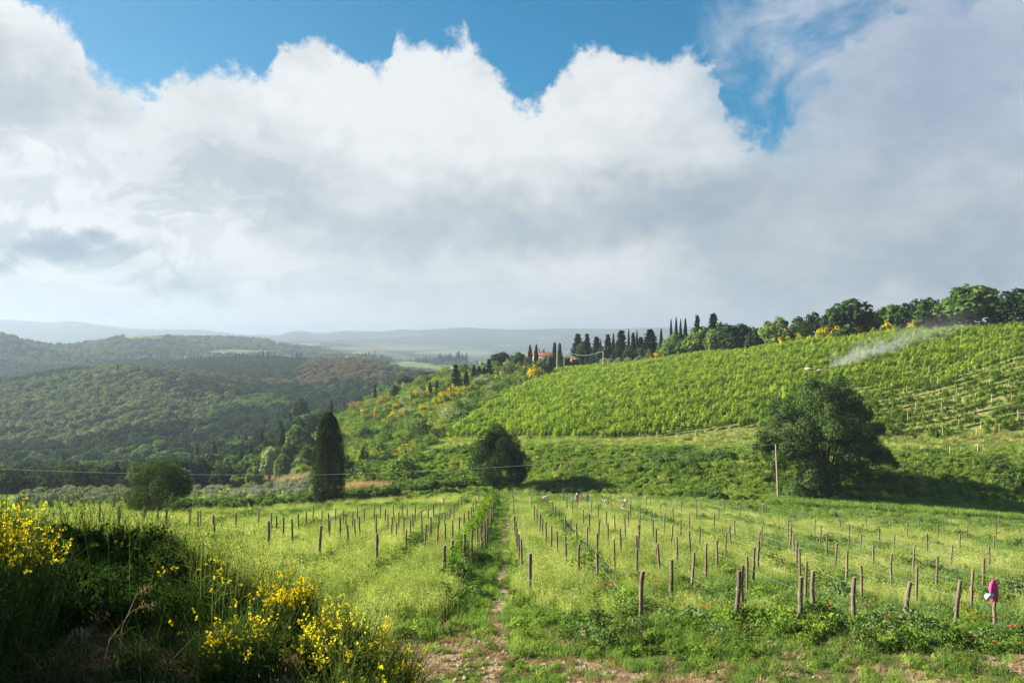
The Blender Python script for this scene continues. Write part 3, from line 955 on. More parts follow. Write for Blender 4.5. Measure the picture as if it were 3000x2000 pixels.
def row_weeds():
    P = []; S = []
    rows = [-2.95 + 3.45 * k for k in range(-16, 26)]
    for x0 in rows:
        y0 = 27.5 if x0 > 3 else (36 if x0 > -4 else 33 + 0.4 * abs(x0))
        Y = np.arange(y0, 140, 0.55) + rng.uniform(-0.3, 0.3, len(np.arange(y0, 140, 0.55)))
        X = x0 + rng.normal(0, 0.16, len(Y))
        px = 1500 + X / Y * F
        keep = (Y < np.interp(px, BB_X, BB_Y) - 8) & (np.abs(X) < 0.72 * Y + 3)
        strong = rows.index(x0) % 3 == 0 or abs(x0 - 3.95) < 0.3
        keep &= rng.random(len(Y)) < (0.97 if abs(x0 + 2.95) < 1 or strong else 0.55) * np.clip(0.75 + fbm(X / 6, Y / 6, 2), 0.2, 1)
        X, Y = X[keep], Y[keep]
        P.append(np.stack([X, Y, height(X, Y) - 0.05], 1))
        S.append(rng.uniform(0.5, 1.15, len(X)) * (1.5 if abs(x0 + 2.95) < 1 else (1.35 if strong else 0.95)))
    # lush clumps in front of the first posts
    for px, py, n, sx in [(1960, 1800, 60, 3.2), (2150, 1830, 50, 2.6), (2350, 1830, 60, 3), (2560, 1830, 60, 3), (2800, 1830, 60, 3), (1680, 1860, 30, 1.5), (1330, 1760, 36, 1.4),
                          (1070, 1700, 34, 1.8), (960, 1700, 26, 1.6), (1750, 1760, 30, 1.6), (2900, 1700, 40, 2.5), (650, 1620, 24, 1.6), (1420, 1640, 40, 1.5)]:
        Y = 13065.0 / (py - 1353.0)
        X = (px - 1500) / F * Y
        n = int(n * 0.6)
        xs = X + rng.normal(0, sx * 0.6, n); ys = Y + rng.normal(0, 1.1, n)
        P.append(np.stack([xs, ys, height(xs, ys) - 0.05], 1)); S.append(rng.uniform(0.45, 1.1, n))
    P = np.concatenate(P); S = np.concatenate(S)
    scatter('row_weeds', WB, P, rrot(len(P), 0.15), S, rng.integers(0, len(WB), len(P)), 'leafy green weeds heaped along the feet of the vineyard posts', 'weeds')


row_weeds()

# ------------------------------------------------------------------ bank and other undergrowth
UG = [cloth_bush(RP, 1.0, 420, 0.13, M['weed']), cloth_bush(RP, 1.0, 420, 0.12, M['bush']), cloth_bush(RP, 1.0, 420, 0.13, M['weed']), cloth_bush(RP, 1.0, 380, 0.13, M['ylgreen']),
      cloth_bush(RP, 1.0, 420, 0.14, M['oak_c'])]


def tuft_big(r, mat, h=0.9, n=80, w=0.03, sp=0.6):
    g = Geo(); blades(g, r, n, h, w, sp, 0.35, 0)
    return g.mesh('grass_tuft', [mat])


TG = [tuft_big(RP, M['grass']), tuft_big(RP, M['oat']), tuft_big(RP, M['weed'], 0.7, 90, 0.04), tuft_big(RP, M['pinkdry'], 2.0, 110, 0.03, 0.9), tuft_big(RP, M['dry'], 0.8)]


def bank_growth():
    n = 16000
    px = rng.uniform(1150, 3500, n)
    bb = np.interp(px, BB_X, BB_Y); bt = np.interp(px, BT_X, BT_Y)
    t = rng.uniform(-0.04, 0.86, n)
    Y = bb + (bt - bb) * t
    X = (px - 1500) / F * Y
    f = fbm(X / 7, Y / 5, 3)
    keep = rng.random(n) < 0.6 + 0.5 * (f > 0)
    bare = in_ellipse(px, t, 1622, 0.28, 38, 0.18) & (rng.random(n) < 0.85)
    keep &= ~bare
    X, Y, f, t = X[keep], Y[keep], f[keep], t[keep]
    idx = np.where(f > 0.38, pick((1, 4), len(X)), np.where(f < -0.05, pick((3, 0, 2), len(X)), pick((0, 2, 0, 1), len(X))))
    S = rng.uniform(0.35, 1.0, len(X)) * np.where(f > 0.38, 1.35, 1.0)
    P = np.stack([X, Y, height(X, Y) - 0.15], 1)
    scatter('bank_undergrowth', UG, P, rrot(len(P), 0.25), S, idx, 'dense bramble and weed cover on the green bank above the lower field', 'undergrowth')


bank_growth()


def slope_growth():
    """undergrowth of the scrub slope and the olive grove, grass of the terrace strip"""
    P = []; I = []; S = []
    n = 26000
    Y = rng.uniform(148, 470, n) ; px = rng.uniform(820, 1700, n)
    ve = np.interp(Y, VE_Y, VE_X)
    lo = np.interp(Y, [150, 200, 250, 350, 460], [1000, 930, 880, 860, 950])
    k = (px < ve - 12) & (px > lo) & (rng.random(n) < Y / 300.0)
    X, Y = ((px - 1500) / F * Y)[k], Y[k]
    f = fbm(X / 14, Y / 14, 3)
    P.append(np.stack([X, Y, height(X, Y) - 0.2], 1))
    I.append(np.where(f > 0.2, pick((1, 4), len(X)), np.where(f < -0.25, pick((3,), len(X)), pick((0, 2, 1), len(X)))))
    S.append(rng.uniform(0.6, 1.5, len(X)))
    P = np.concatenate(P); I = np.concatenate(I); S = np.concatenate(S)
    scatter('slope_undergrowth', UG, P, rrot(len(P), 0.2), S, I, 'low green scrub covering the slope left of the upper vineyard', 'undergrowth')
    # grass
    P = []; I = []; S = []
    n = 9000
    Y = rng.uniform(140, 245, n); px = rng.uniform(-300, 980, n)
    X = (px - 1500) / F * Y
    P.append(np.stack([X, Y, height(X, Y) - 0.05], 1)); I.append(pick((0, 2, 0, 1), n)); S.append(rng.uniform(0.5, 1.0, n))
    n = 9000
    px = rng.uniform(1200, 3500, n)
    bt = np.interp(px, BT_X, BT_Y); Y = bt + rng.uniform(-7, 9, n)
    X = (px - 1500) / F * Y
    f = fbm(X / 5, Y / 3, 3)
    k = (f > -0.35)
    X, Y, f = X[k], Y[k], f[k]
    P.append(np.stack([X, Y, height(X, Y) - 0.05], 1)); I.append(np.where(f > 0.35, pick((0, 2), len(X)), pick((1, 1, 0, 4), len(X)))); S.append(rng.uniform(0.5, 0.95, len(X)))
    # grass standing between the weeds of the bank
    n = 4200
    px = rng.uniform(1400, 3400, n); bb = np.interp(px, BB_X, BB_Y); bt = np.interp(px, BT_X, BT_Y)
    t = rng.uniform(0.0, 1.0, n); Y = bb + (bt - bb) * t
    X = (px - 1500) / F * Y
    P.append(np.stack([X, Y, height(X, Y) + 0.1], 1)); I.append(pick((0, 2, 0, 1), n)); S.append(rng.uniform(0.6, 1.25, n))
    # strip along vineyard edge
    n = 2500
    Y = rng.uniform(185, 430, n); px = np.interp(Y, VE_Y, VE_X) + rng.normal(-6, 12, n)
    X = (px - 1500) / F * Y
    P.append(np.stack([X, Y, height(X, Y) - 0.05], 1)); I.append(pick((0, 1, 2), n)); S.append(rng.uniform(0.6, 1.2, n))
    # strip of tall dark grass at the foot of the bank on the right
    n = 2600
    px = rng.uniform(2250, 3400, n); bb = np.interp(px, BB_X, BB_Y); Y = bb + rng.uniform(-8, 1.5, n)
    X = (px - 1500) / F * Y
    P.append(np.stack([X, Y, height(X, Y) - 0.05], 1)); I.append(pick((2, 0), n)); S.append(rng.uniform(0.8, 1.5, n))
    # reeds
    for cx, Y0, sx, sy, nn in [(1045, 158, 5.0, 2.0, 130), (700, 262, 8, 5, 70), (860, 235, 6, 5, 60), (600, 270, 4, 3, 60), (980, 205, 4, 4, 60)]:
        X0 = (cx - 1500) / F * Y0
        X = X0 + rng.normal(0, sx * 0.55, nn); Y = Y0 + rng.normal(0, sy * 0.5, nn)
        P.append(np.stack([X, Y, height(X, Y) - 0.05], 1)); I.append(np.full(nn, 3)); S.append(rng.uniform(0.7, 1.2, nn))
    P = np.concatenate(P); I = np.concatenate(I); S = np.concatenate(S)
    scatter('slope_grass', TG, P, rrot(len(P), 0.1), S, I, 'rough grass and pinkish reeds on the terrace edges and around the olive grove', 'grass')


slope_growth()


def hedge_strip():
    """dark bramble hedge at the far left edge of the lower field"""
    pts = [(430, 140), (600, 141), (760, 140), (900, 141), (1020, 143), (1120, 147), (1220, 151), (1330, 156), (1420, 158), (1480, 160)]
    P = []; S = []
    for (a, Ya), (b, Yb) in zip(pts[:-1], pts[1:]):
        n = int(abs(b - a) / 1.6)
        t = rng.random(n)
        px = a + (b - a) * t; Y = Ya + (Yb - Ya) * t + rng.normal(0, 1.3, n)
        X = (px - 1500) / F * Y
        P.append(np.stack([X, Y, height(X, Y) + rng.uniform(-0.3, 0.7, n)], 1)); S.append(rng.uniform(0.8, 1.5, n))
    P = np.concatenate(P); S = np.concatenate(S)
    scatter('bramble_hedge', [UG[1], UG[4]], P, rrot(len(P), 0.3), S, rng.integers(0, 2, len(P)), 'long dark bramble hedge along the far left edge of the lower field', 'hedge')


hedge_strip()

# ------------------------------------------------------------------ trees
def tree_meshes(kind, r):
    """(trunk mesh, crown mesh) of a tree of height 1, base at the origin"""
    t = Geo(); c = Geo()
    if kind in ('oak', 'oakpale', 'oakmid', 'russet', 'lime', 'oakbig', 'silver'):
        big = kind == 'oakbig'
        mat = {'oak': M['oak_a'], 'oakpale': M['oak_b'], 'oakmid': M['oak_c'], 'russet': M['brown'], 'lime': M['lime'], 'oakbig': M['oak_a'], 'silver': M['willow']}[kind]
        R = np.array([0.44, 0.44, 0.47]) * np.array([r.uniform(0.85, 1.15), r.uniform(0.85, 1.15), 1])
        L = crown(c, r, R, (0, 0, 0.50), 36, 2200, 0.050, 0.66, 0.34 if not big else 0.24, 0.45, jit=0.6)
        tube(t, [(0, 0, -0.03), (0.01, 0.0, 0.12), (-0.01, 0.01, 0.3), (0.0, 0, 0.5)], [0.03, 0.022, 0.018, 0.01], 6)
        for k in range(6):
            e = L[r.integers(0, len(L))]
            s = np.array([0, 0, r.uniform(0.2, 0.4)])
            tube(t, [s, s * 0.5 + e * 0.5 + np.array([0, 0, -0.02]), e], [0.011, 0.008, 0.004], 5)
        return t.mesh('trunk', M['bark'], True), c.mesh('crown', mat)
    if kind == 'olive':
        L = crown(c, r, (0.5, 0.5, 0.32), (0, 0, 0.66), 24, 1300, 0.034, 0.4, 0.34, 0.35, jit=0.9)
        for k in range(5):
            e = L[r.integers(0, len(L))]
            a = r.uniform(0, 6.28)
            tube(t, [(0, 0, -0.03), (0.04 * math.cos(a), 0.04 * math.sin(a), 0.2), e * 0.5 + np.array([0, 0, 0.12]), e], [0.045, 0.03, 0.018, 0.006], 5)
        return t.mesh('trunk', M['bark'], True), c.mesh('crown', M['olive'])
    if kind == 'cypress':
        n = 2600
        z = r.uniform(0.02, 1.0, n)
        rad = 0.10 * np.clip(np.sin(np.pi * np.clip(z, 0.02, 1) ** 0.62) ** 0.6, 0.02, 1)
        a = r.uniform(0, 6.283, n)
        bump = 1 + 0.22 * np.sin(a * 3 + z * 25) * r.random(n)
        q = rad * bump * r.uniform(0.72, 1.06, n)
        C = np.stack([q * np.cos(a), q * np.sin(a), z], 1)
        N = np.stack([np.cos(a), np.sin(a), np.full(n, 0.3)], 1) + 0.45 * r.normal(size=(n, 3))
        leaves(c, C, N, 0.026, 0.5, r, 0, updir=np.tile([0, 0, 1.0], (n, 1)))
        tube(t, [(0, 0, -0.03), (0, 0, 0.3), (0, 0, 0.9)], [0.018, 0.014, 0.004], 6)
        return t.mesh('trunk', M['bark'], True), c.mesh('crown', M['cyp'])
    if kind in ('conifer', 'fir'):
        lv = 24 if kind == 'conifer' else 24
        wd = 0.23 if kind == 'conifer' else 0.24
        for i in range(lv):
            z = 0.10 + 0.88 * (i / lv) ** 0.95
            R = wd * (1 - z) ** 0.95 * r.uniform(0.7, 1.2) + 0.006
            nb = 12 if kind == 'conifer' else 9
            for b in range(nb):
                a = r.uniform(0, 6.283); RR = R * r.uniform(0.6, 1.2)
                m = 20
                s = r.uniform(0.15, 1, m)
                dz = -0.05 * s * RR / wd + r.normal(0, 0.006, m) + (0.05 * s if kind == 'fir' and z > 0.5 else 0)
                C = np.stack([np.cos(a) * s * RR, np.sin(a) * s * RR, z + dz], 1) + r.normal(0, 0.010, (m, 3))
                leaves(c, C, np.tile([0.3 * math.cos(a), 0.3 * math.sin(a), 1.0], (m, 1)) + 0.6 * r.normal(size=(m, 3)), 0.022, 0.5, r)
        tube(t, [(0, 0, -0.03), (0, 0, 0.4), (0, 0, 0.97)], [0.02, 0.014, 0.003], 6)
        return t.mesh('trunk', M['bark'], True), c.mesh('crown', M['con'])


RT = np.random.default_rng(21)
TM = {}
for kd, nvar in [('oak', 3), ('oakpale', 3), ('oakmid', 3), ('russet', 2), ('lime', 2), ('silver', 2), ('olive', 3), ('cypress', 3), ('conifer', 3), ('fir', 2)]:
    TM[kd] = [tree_meshes(kd, RT) for _ in range(nvar)]


def place_tree(kind, name, X, Y, Z, h, wd=None, label=None, cat='tree', group=None, rz=None):
    """wd is the width relative to the prototype's own"""
    tr, cr = TM[kind][random.randrange(len(TM[kind]))]
    e = empty(name, (X, Y, Z), random.uniform(0, 6.28) if rz is None else rz)
    w = wd or 1.0
    for nm_, me in (('trunk', tr), ('crown', cr)):
        o = inst(nm_, me, e); o.scale = (h * w, h * w, h)
    tag(e, label, cat, group)
    return e


PROTO_W = {'oak': 1.0, 'oakpale': 1.0, 'oakmid': 1.0, 'russet': 1.0, 'lime': 1.0, 'silver': 1.0, 'olive': 1.15, 'cypress': 0.21, 'conifer': 0.46, 'fir': 0.48}


def tree_px(kind, name, px, ytop, Y, wpx, label, group=None, cat='tree', sink=0.0, ybase=None):
    X = (px - 1500.0) / F * Y
    z0 = hz(X, Y) - sink
    zt = (HY - ytop) / F * Y
    h = max(1.0, zt - z0)
    w = wpx / F * Y
    return place_tree(kind, name, X, Y, z0, h, w / (h * PROTO_W[kind]), label, cat, group)


# ---- ridge trees above the upper vineyard
def rd(px):
    return float(np.interp(px, RD_X, RD_Y))


cyp_ridge = [(1553, 1010, 14), (1571, 1008, 13), (1760, 994, 9), (1797, 976, 11), (1842, 963, 8), (1866, 967, 9), (1937, 962, 12), (1966, 935, 10), (1981, 930, 11), (1994, 935, 10), (2008, 933, 13)]
cyp_lab = ['stubby dark cypress left of the farmhouse roof, the left one of two', 'stubby dark cypress just behind the farmhouse roof beside its chimneys', 'short thin cypress wedged between two broad conifers right of the arched shed',
           'thin cypress between the first broad conifers right of the farmhouse', 'very slim cypress rising just right of the widest pyramid conifer', 'slim short cypress amid the conifer group on the ridge', 'lone slim cypress right of the large conifer and left of the leafy trees',
           'first of four tall cypresses standing above the leafy trees', 'tallest of the four cypresses standing above the leafy trees', 'third of four tall cypresses above the leafy trees', 'fourth and widest of the tall cypresses above the leafy trees']
for (x, yt, w), lb in zip(cyp_ridge, cyp_lab):
    tree_px('cypress', 'cypress_tree', x, yt, rd(x) + 3, w * 1.1, lb, 'cypresses on the ridge')
con_ridge = [(1625, 1000, 20, 'loose grey-green conifer right of the farmhouse'), (1640, 1003, 18, 'small dark conifer just right of the farmhouse roof'), (1693, 975, 44, 'broad dark conifer at the left end of the tall ridge group'),
             (1720, 975, 30, 'dense dark conifer pressed against the broad one at the left end of the ridge group'), (1748, 984, 36, 'bushy conifer above the arched brick shed'), (1781, 977, 32, 'mid-green conifer right of the arched shed'),
             (1820, 965, 46, 'wide pyramid conifer in the middle of the ridge group'), (1855, 972, 24, 'narrow conifer right of the wide pyramid one'), (1877, 985, 34, 'rounded shorter conifer between two tall conifers on the ridge'),
             (1905, 962, 56, 'largest shaggy conifer with two tips on the ridge'), (2043, 920, 28, 'dark conifer tip rising right of the four cypresses'), (2090, 915, 46, 'ragged dark conifer above the leafy trees on the ridge')]
for x, yt, w, lb in con_ridge:
    tree_px('conifer', 'conifer_tree', x, yt, rd(x) + 3, w * 1.95, lb, 'conifers on the ridge')
leafy = [(1468, 1030, 430, 62, 'oak', 'round leafy tree farthest left of the farmhouse'), (1515, 1032, 432, 56, 'oakmid', 'leafy tree touching the left end of the farmhouse roof'),
         (1990, 975, 370, 90, 'oakmid', 'leafy tree under the four tall cypresses'), (2050, 955, 362, 80, 'oakmid', 'round bright leafy tree right of the four cypresses'), (2105, 945, 355, 80, 'oakmid', 'leafy tree below the ragged conifer on the ridge'),
         (2160, 935, 345, 110, 'oak', 'wide leafy tree with a dark right side before the gap in the ridge trees'), (2215, 960, 340, 60, 'oak', 'low dark leafy tree at the gap in the ridge trees'), (2268, 930, 330, 84, 'oakmid', 'pale leafy tree right of the gap on the ridge'),
         (2330, 925, 322, 66, 'oak', 'small dark oak behind the yellow broom on the ridge'), (2378, 912, 315, 66, 'oak', 'upright oak over the first big broom patch'), (2440, 905, 307, 60, 'oak', 'flat-topped oak left of the large spreading oak'),
         (2520, 872, 300, 150, 'oak', 'large spreading oak in the middle of the ridge'), (2605, 892, 292, 84, 'oakmid', 'oak right of the large spreading oak'), (2655, 885, 288, 70, 'oak', 'narrow oak over the small broom tuft'),
         (2700, 860, 283, 100, 'oak', 'tall uneven oak behind the drifting spray'), (2760, 880, 280, 80, 'oakmid', 'lower oak in the drifting spray'), (2845, 835, 276, 170, 'oakmid', 'tallest broad pale oak near the right edge of the ridge'),
         (2965, 843, 270, 130, 'oak', 'dark oak at the right end of the ridge'), (3060, 835, 265, 120, 'oak', 'dark oak on the ridge cut by the right edge of the picture')]
for x, yt, Y, w, kd, lb in leafy:
    tree_px(kd, 'leafy_tree', x, yt, rd(x) + 3, w * 1.25, lb, 'leafy trees along the ridge', sink=0.8)
for x, yt, w, kd, lb in [(1708, 1000, 50, 'oak', 'dark bushy evergreen at the foot of the broad conifers right of the shed'), (1765, 1012, 44, 'oak', 'dark low tree between the first and second conifer groups'), (1838, 1008, 50, 'oak', 'dark low tree under the wide pyramid conifer'),
                         (1890, 1010, 54, 'oak', 'dark low tree under the largest shaggy conifer'), (1938, 1005, 40, 'oakmid', 'mid-green tree at the right end of the conifer group'), (1548, 1046, 34, 'oakmid', 'bush tree covering the left part of the farmhouse wall'),
                         (1612, 1042, 30, 'oakmid', 'bush tree covering the right part of the farmhouse wall'), (1640, 1034, 32, 'oak', 'dark tree hiding the right end of the farmhouse'), (1583, 1054, 40, 'oakmid', 'low green bush tree in front of the farmhouse middle')]:
    tree_px(kd, 'leafy_tree', x, yt, rd(x) + (1 if x > 1650 else -1), w, lb, 'leafy trees along the ridge', sink=0.8)
# undergrowth below the ridge trees
P = []
for k in range(900):
    px = rng.uniform(1650, 3150); Y = rd(px) + rng.uniform(-1, 9)
    X = (px - 1500) / F * Y
    P.append((X, Y, hz(X, Y) - 0.2))
scatter('ridge_undergrowth', [UG[1], UG[4], UG[0]], P, rrot(len(P), 0.2), rng.uniform(1.2, 2.6, len(P)), rng.integers(0, 3, len(P)), 'dark bushes filling in below the ridge trees', 'undergrowth')

# olives and far brooms along the top of the vineyard
for x, w, lb in [(1785, 30, 'leftmost grey-green olive in the short row below the conifers'), (1812, 30, 'second grey-green olive of the short row below the conifers'), (1838, 28, 'third olive of the short row below the conifers'),
                 (1868, 30, 'fourth olive of the short row, beside a yellow broom'), (1892, 28, 'rightmost pale olive of the short row beside the broom hedge'), (1765, 24, 'pale bush at the foot of the utility pole on the ridge')]:
    tree_px('olive', 'olive_tree', x, 1046 - (x - 1785) * 0.05, rd(x) - 5, w, lb, 'row of olives below the ridge conifers', sink=0.6)


def broom_mesh(r, size=1.0, flowers=420, leaf=0.07):
    g = Geo()
    crown(g, r, (1, 1, 0.75), (0, 0, 0.55), 16, 380, 0.11, 0.5, 0.4, 0.4, mat=0)
    g2 = Geo()
    crown(g2, r, (1.04, 1.04, 0.80), (0, 0, 0.62), 16, flowers, leaf, 0.6, 0.4, 0.5, mat=0)
    return g.mesh('stems', M['stem']), g2.mesh('blossoms', M['yellowf'])


BM = [broom_mesh(RP) for _ in range(3)] + [broom_mesh(RP, 1, 170)]
broom_spots = [(2303, 985, 322, 44), (2340, 978, 318, 30), (2408, 978, 306, 42), (2452, 950, 303, 18), (2455, 980, 300, 56), (2512, 972, 294, 40), (2560, 968, 288, 26), (2600, 952, 284, 40), (2625, 950, 283, 26), (2672, 948, 278, 34),
               (2680, 925, 285, 22), (2205, 995, 332, 18), (2150, 1005, 338, 30), (2112, 1012, 342, 20), (2038, 1020, 352, 20), (2002, 1030, 358, 16), (1900, 1035, 368, 36), (1928, 1033, 366, 30), (1948, 1034, 364, 24), (1772, 1058, 386, 24), (1800, 1058, 384, 12), (1875, 1048, 372, 14),
               (1563, 1105, 335, 34), (1585, 1100, 340, 18), (1520, 1078, 350, 16), (1455, 1115, 330, 18), (1470, 1100, 350, 12), (1400, 1120, 330, 12), (1245, 1170, 290, 26), (1300, 1175, 280, 30), (1320, 1165, 290, 26), (1225, 1185, 280, 18),
               (1160, 1200, 1, 20), (1195, 1212, 1, 24), (1215, 1165, 1, 22), (1262, 1158, 1, 26), (1290, 1150, 1, 20), (1325, 1148, 1, 22), (1350, 1168, 1, 20), (1130, 1240, 1, 20), (1100, 1215, 1, 18), (1240, 1205, 1, 22), (1385, 1140, 1, 16), (1480, 1090, 1, 18), (1545, 1092, 1, 20), (1180, 1222, 262, 24), (1150, 1232, 258, 26), (1065, 1212, 300, 16), (1030, 1220, 300, 16), (1360, 1150, 300, 20), (1210, 1195, 275, 16), (1275, 1185, 285, 18), (1340, 1150, 300, 18)]
ORD = 'first second third fourth fifth sixth seventh eighth ninth tenth eleventh twelfth thirteenth fourteenth fifteenth sixteenth seventeenth eighteenth nineteenth twentieth twenty-first twenty-second'.split()
for k, (x, y, Y, w) in enumerate(broom_spots):
    X = (x - 1500) / F * Y
    z0 = hz(X, Y)
    zt = (HY - (y - w * 0.35)) / F * Y
    s = w / F * Y / 2.0
    if k < 22:
        Y = rd(x) - 1.5; X = (x - 1500) / F * Y; z0 = hz(X, Y); zt = (HY - (y - w * 0.45)) / F * Y; s = w / F * Y / 1.9
    e = empty('broom_bush', (X, Y, z0 - 0.2), random.uniform(0, 6))
    if k >= 22:
        Yq = 180 * 1.004 ** np.arange(0, 210); Xq = (x - 1500) / F * Yq
        tq = HY - (height(Xq, Yq) + 0.75 * w / F * Yq) / Yq * F
        j = int(np.argmax(tq < y - w * 0.4)); X, Y = float(Xq[j]), float(Yq[j]); z0 = hz(X, Y)
        e.location = (X, Y, z0 - 0.2); s = w / F * Y / 1.45; sz = s * 1.5
    else:
        sz = min(max(s * 0.7, (zt - z0 + 0.2) / 1.35), 1.7 * s)
    a, b = BM[3] if k % 5 == 3 else BM[k % 3]
    for nm_, me in (('foliage', a), ('blossoms', b)):
        o = inst(nm_, me, e); o.scale = (s, s, sz)
        if nm_ == 'blossoms': o['kind'] = 'stuff'
    if True:
        pass
    if k < 22:
        tag(e, '%s yellow flowering broom from the left along the top edge of the upper vineyard' % ORD[sorted(b_[0] for b_ in broom_spots[:22]).index(x)], 'broom bush', 'yellow brooms along the top of the upper vineyard')
    else:
        tag(e, 'yellow flowering broom bush among the scrub on the slope left of the upper vineyard', 'broom bush', 'yellow brooms in the scrub slope')

# ---- scrub slope: shrubs one can tell apart
scrub_kind = ['bush', 'bush', 'ylgreen', 'rust', 'willow', 'oak_c', 'oak_a', 'lime']
SM = {}
for kd in scrub_kind:
    SM.setdefault(kd, [cloth_bush(RP, 1.0, 620, 0.085, M[kd], 20, 0.85) for _ in range(2)])
scrub_words = {'bush': ('green shrub', 'fresh green rounded shrub'), 'ylgreen': ('yellow-green shrub', 'yellow-green feathery shrub'), 'rust': ('russet shrub', 'russet-brown leaved shrub'), 'willow': ('silvery shrub', 'pale silvery green shrub'),
               'oak_c': ('mid-green shrub', 'mid-green leafy shrub'), 'oak_a': ('dark shrub', 'dark evergreen shrub'), 'lime': ('lime shrub', 'bright lime-green shrub')}
rs = np.random.default_rng(5)
cnt = 0
spots = []
while cnt < 290:
    Y = math.sqrt(rs.uniform(165**2, 470**2)); ve = float(np.interp(Y, VE_Y, VE_X)); lo = float(np.interp(Y, [150, 200, 250, 350, 470], [1020, 940, 880, 860, 980]))
    px = rs.uniform(lo, ve - 16)
    X = (px - 1500) / F * Y
    if px > 1500 and Y > 400: continue
    if any((X - a) ** 2 + (Y - b) ** 2 < 9 for a, b in spots): continue
    spots.append((X, Y))
    kd = scrub_kind[rs.integers(0, len(scrub_kind))]
    if px < 1150 and kd in ('willow',): kd = 'bush'
    s = rs.uniform(1.4, 3.5)
    o = inst('shrub', SM[kd][cnt % 2], None, (X, Y, hz(X, Y) - 0.3), rs.uniform(0, 6.28), (s, s, s * rs.uniform(0.8, 1.25)))
    tag(o, scrub_words[kd][1] + ' in the scrub on the slope left of the upper vineyard', 'shrub', scrub_words[kd][0] + 's of the scrub slope')
    cnt += 1

# conifers, pines and pale trees on the scrub slope
for kd, x, yt, Y, w, lb in [
    ('fir', 1335, 1068, 345, 66, 'large dark fir standing in the middle of the scrub slope'), ('cypress', 1366, 1085, 346, 16, 'slim dark cypress leaning on the right of the large fir'), ('cypress', 1388, 1068, 385, 15, 'first dark cypress of the small clump left of the tall fir'),
    ('cypress', 1404, 1072, 385, 17, 'second dark cypress of the small clump left of the tall fir'), ('cypress', 1417, 1075, 384, 16, 'third dark cypress touching the tall fir'), ('fir', 1432, 1052, 385, 46, 'tall fir with a pointed top on the upper scrub slope'),
    ('fir', 1158, 1130, 395, 48, 'dark fir in front of the valley at the left rim of the scrub slope'), ('fir', 1099, 1126, 420, 26, 'slender dark fir farthest down the scrub slope'), ('cypress', 1260, 1118, 330, 14, 'thin young cypress beside pale bushes on the scrub slope, left of a pair'),
    ('cypress', 1281, 1113, 330, 14, 'thin young cypress beside pale bushes on the scrub slope, right of a pair'), ('oak', 1190, 1100, 450, 62, 'dark rounded pine at the left rim of the slope'), ('oak', 1255, 1088, 455, 56, 'dark rounded pine above the pale silvery trees'),
    ('silver', 1192, 1140, 440, 42, 'pale silvery tree between the dark pine and the dark fir'), ('silver', 1240, 1122, 440, 50, 'pale silvery tree under the dark rounded pine'), ('silver', 1305, 1100, 420, 46, 'pale silvery tree left of the large fir'),
    ('silver', 1120, 1178, 405, 36, 'grey-green willow left of the dark fir'), ('silver', 1362, 1128, 330, 34, 'silvery bushy tree below the large fir'), ('oakmid', 1440, 1078, 400, 60, 'mid-green tree below the leafy trees by the farmhouse'),
    ('oakmid', 1500, 1068, 395, 60, 'green tree in front of the farmhouse garden'), ('oak', 1600, 1062, 372, 44, 'dark tree on the field corner below the farmhouse'), ('oakmid', 1560, 1060, 380, 50, 'green tree right below the farmhouse wall'), ('conifer', 1612, 1045, 375, 30, 'dark little conifer in front of the farmhouse right end'),
    ('oak', 1656, 1040, 392, 46, 'dark round bush tree between the farmhouse and the arched shed')]:
    tree_px(kd, {'fir': 'fir_tree', 'cypress': 'cypress_tree', 'silver': 'silvery_tree', 'conifer': 'conifer_tree'}.get(kd, 'leafy_tree'), x, yt, Y, w, lb, 'trees of the scrub slope', sink=0.5)

# ---- near single trees
def leafy_cloud(r, n, centers, radii, leaf, mat, shell=(0.75, 1.05), jit=0.6, asp=0.6):
    g = Geo()
    centers = np.array(centers, float); radii = np.array(radii, float)
    k = r.choice(len(centers), n, p=(radii**2) / (radii**2).sum())
    d = sphere_dirs(n, r)
    C = centers[k] + d * (radii[k] * r.uniform(*shell, n))[:, None]
    leaves(g, C, unit(d + np.array([0, 0, 0.3])) + jit * r.normal(size=(n, 3)), leaf, asp, r)
    return g


